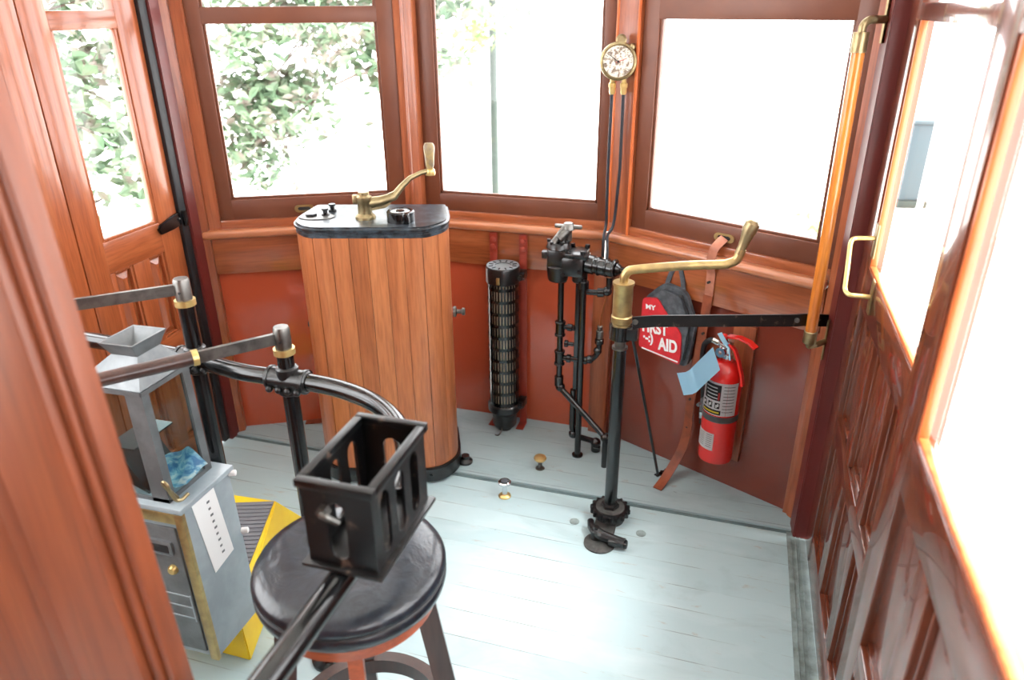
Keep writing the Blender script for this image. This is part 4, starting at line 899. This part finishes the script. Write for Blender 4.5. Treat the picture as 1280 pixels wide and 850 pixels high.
# folded banknote inside
bn = thing('banknote', (-1.215, 1.195, .602), 0, 'crumpled pale blue banknote inside the farebox glass case', 'banknote')
b = B(); q = b.bm; G_ = []
for i in range(13):
    row = []
    for j in range(7):
        u, v = i/12, j/6; row.append(q.verts.new((-.055+.115*u+.006*math.sin(v*5), -.05+.085*v+.008*math.sin(u*6), .050*math.sin(math.pi*(.15+.7*u))*(.3+.7*v) + .012*math.sin(7*u+3*v)+.012)))
    G_.append(row)
for i in range(12):
    for j in range(6): q.faces.new((G_[i][j], G_[i+1][j], G_[i+1][j+1], G_[i][j+1]))
bmesh.ops.solidify(q, geom=q.faces[:], thickness=.0005); obj('folded_note', b, 'note', bn, smooth=50)

# ------------------------------------------------------------------ outside
def leaves(b, n, clusters, size, seed):
    rnd = random.Random(seed); bm = b.bm
    for k in range(n):
        c, rad = rnd.choices(clusters, weights=[q[1][0]*q[1][1]*q[1][2] for q in clusters])[0]
        for _ in range(20):
            d = Vector((rnd.gauss(0, .5), rnd.gauss(0, .5), rnd.gauss(0, .5))); p = Vector((c[0]+d.x*rad[0], c[1]+d.y*rad[1], c[2]+d.z*rad[2]))
            if noise.noise(p*2.6+Vector((seed, 0, 0))) > -.05: break
        s = size*rnd.uniform(.55, 1.25); e = Euler((rnd.uniform(-1.1, 1.1), rnd.uniform(-1.1, 1.1), rnd.uniform(0, 6.28))).to_matrix()
        v = [e @ Vector(q)*s + p for q in ((0, -.5, 0), (.27, -.1, .06), (.2, .25, .04), (0, .55, -.05), (-.2, .25, .04), (-.27, -.1, .06))]
        vs = [bm.verts.new(q) for q in v]; bm.faces.new((vs[0], vs[1], vs[2], vs[3])); bm.faces.new((vs[0], vs[3], vs[4], vs[5]))
    return b
def tree(loc, clusters, n, size, seed, label, mat, trunk):
    t = thing('tree', loc, 0, label, 'tree', 'trees outside the left windows'); o = Vector(loc)
    cl = [((c[0]-o.x, c[1]-o.y, c[2]-o.z), r_) for c, r_ in clusters]
    b = B(); rnd = random.Random(seed)
    b.tube([(0, 0, 0), (.05, .02, .8), (.02, .06, trunk*.6), (0, 0, trunk)], .06, 10, radii=[.08, .065, .05, .03]); obj('trunk', b, 'bark', t)
    b = B()
    for c, r_ in cl:
        for k in range(4):
            e = Vector(c)+Vector((rnd.uniform(-1, 1)*r_[0]*.8, rnd.uniform(-1, 1)*r_[1]*.8, rnd.uniform(-1, 1)*r_[2]*.8)); s = Vector((0, 0, trunk*rnd.uniform(.5, .95)))
            md = s.lerp(e, .5)+Vector((0, 0, .2)); b.tube([s, s.lerp(md, .5)+Vector((0, 0, .05)), md, e], .01, 6, radii=[.022, .016, .011, .004])
    obj('branches', b, 'bark', t)
    obj('foliage', leaves(B(), n, cl, size, seed), mat, t, smooth=0)
tree((-5.9, 3.4, -.9), [((-4.5, 4.0, 1.15), (.8, .9, .75)), ((-4.0, 4.05, .75), (.35, .4, .45)), ((-5.2, 4.6, 1.6), (1.0, 1.0, .6)), ((-4.3, 3.6, 1.7), (.9, .9, .35))], 3900, .125, 3, 'leafy tree with grey green leaves outside the left door', 'leaf', 3.0)
tree((-3.9, 8.0, -.9), [((-3.85, 5.7, 1.15), (.7, .6, .55)), ((-4.1, 5.7, .55), (.28, .4, .5)), ((-2.85, 6.0, 1.42), (.6, .6, .40)), ((-3.3, 6.3, 1.8), (1.3, .8, .35))], 4600, .12, 9, 'leafy tree with mixed green leaves beyond the left front window', 'leaf', 3.2)
tree((-5.2, 11.5, -.9), [((-2.62, 7.3, 1.5), (.28, .5, .42)), ((-2.5, 7.6, 2.0), (.5, .6, .3))], 700, .10, 21, 'thin yellow green tree seen at left edge of middle front window', 'leaf_g', 3.2)
def shrub(loc, rad, n, seed, label):
    t = thing('shrub', loc, 0, label, 'shrub'); b = B(); b.tube([(0, 0, 0), (.02, 0, rad[2]*.8)], .02, 8); obj('stem', b, 'bark', t); obj('foliage', leaves(B(), n, [((0, 0, rad[2]*.7), rad)], .12, seed), 'leaf_g', t, smooth=0)
shrub((1.0, 9.0, -.9), (.5, .5, .22), 160, 5, 'small green shrub outside the right front window, lower one')
shrub((2.2, 19.0, -.9), (.8, .8, 1.0), 140, 6, 'distant pale shrub outside the right front window, upper one')
t = thing('utility_pole', (-2.64, 8.0, -.9), 0, 'slim dark grey pole outside the middle front window', 'pole'); b = B(); b.cyl((0, 0, 0), (0, 0, 6), .045, .04); obj('pole', b, 'pole_grey', t); b = B(); b.box(-.1, -.1, 0, .1, .1, .05, .01); obj('base_plate', b, 'pole_grey', t); 
t = thing('utility_cabinet', (2.25, 11.2, -.9), R(10), 'blue grey roadside cabinet outside the far right door glass', 'cabinet')
b = B(); b.box(-.2, -.25, .1, .2, .25, 1.1, .02); obj('cabinet_body', b, 'car_paint', t); b = B(); b.box(-.23, -.28, 0, .23, .28, .1, .01); obj('plinth', b, 'pole_grey', t); b = B(); b.box(-.22, -.27, 1.1, .22, .27, 1.15, .015); obj('cabinet_lid', b, 'car_paint', t)
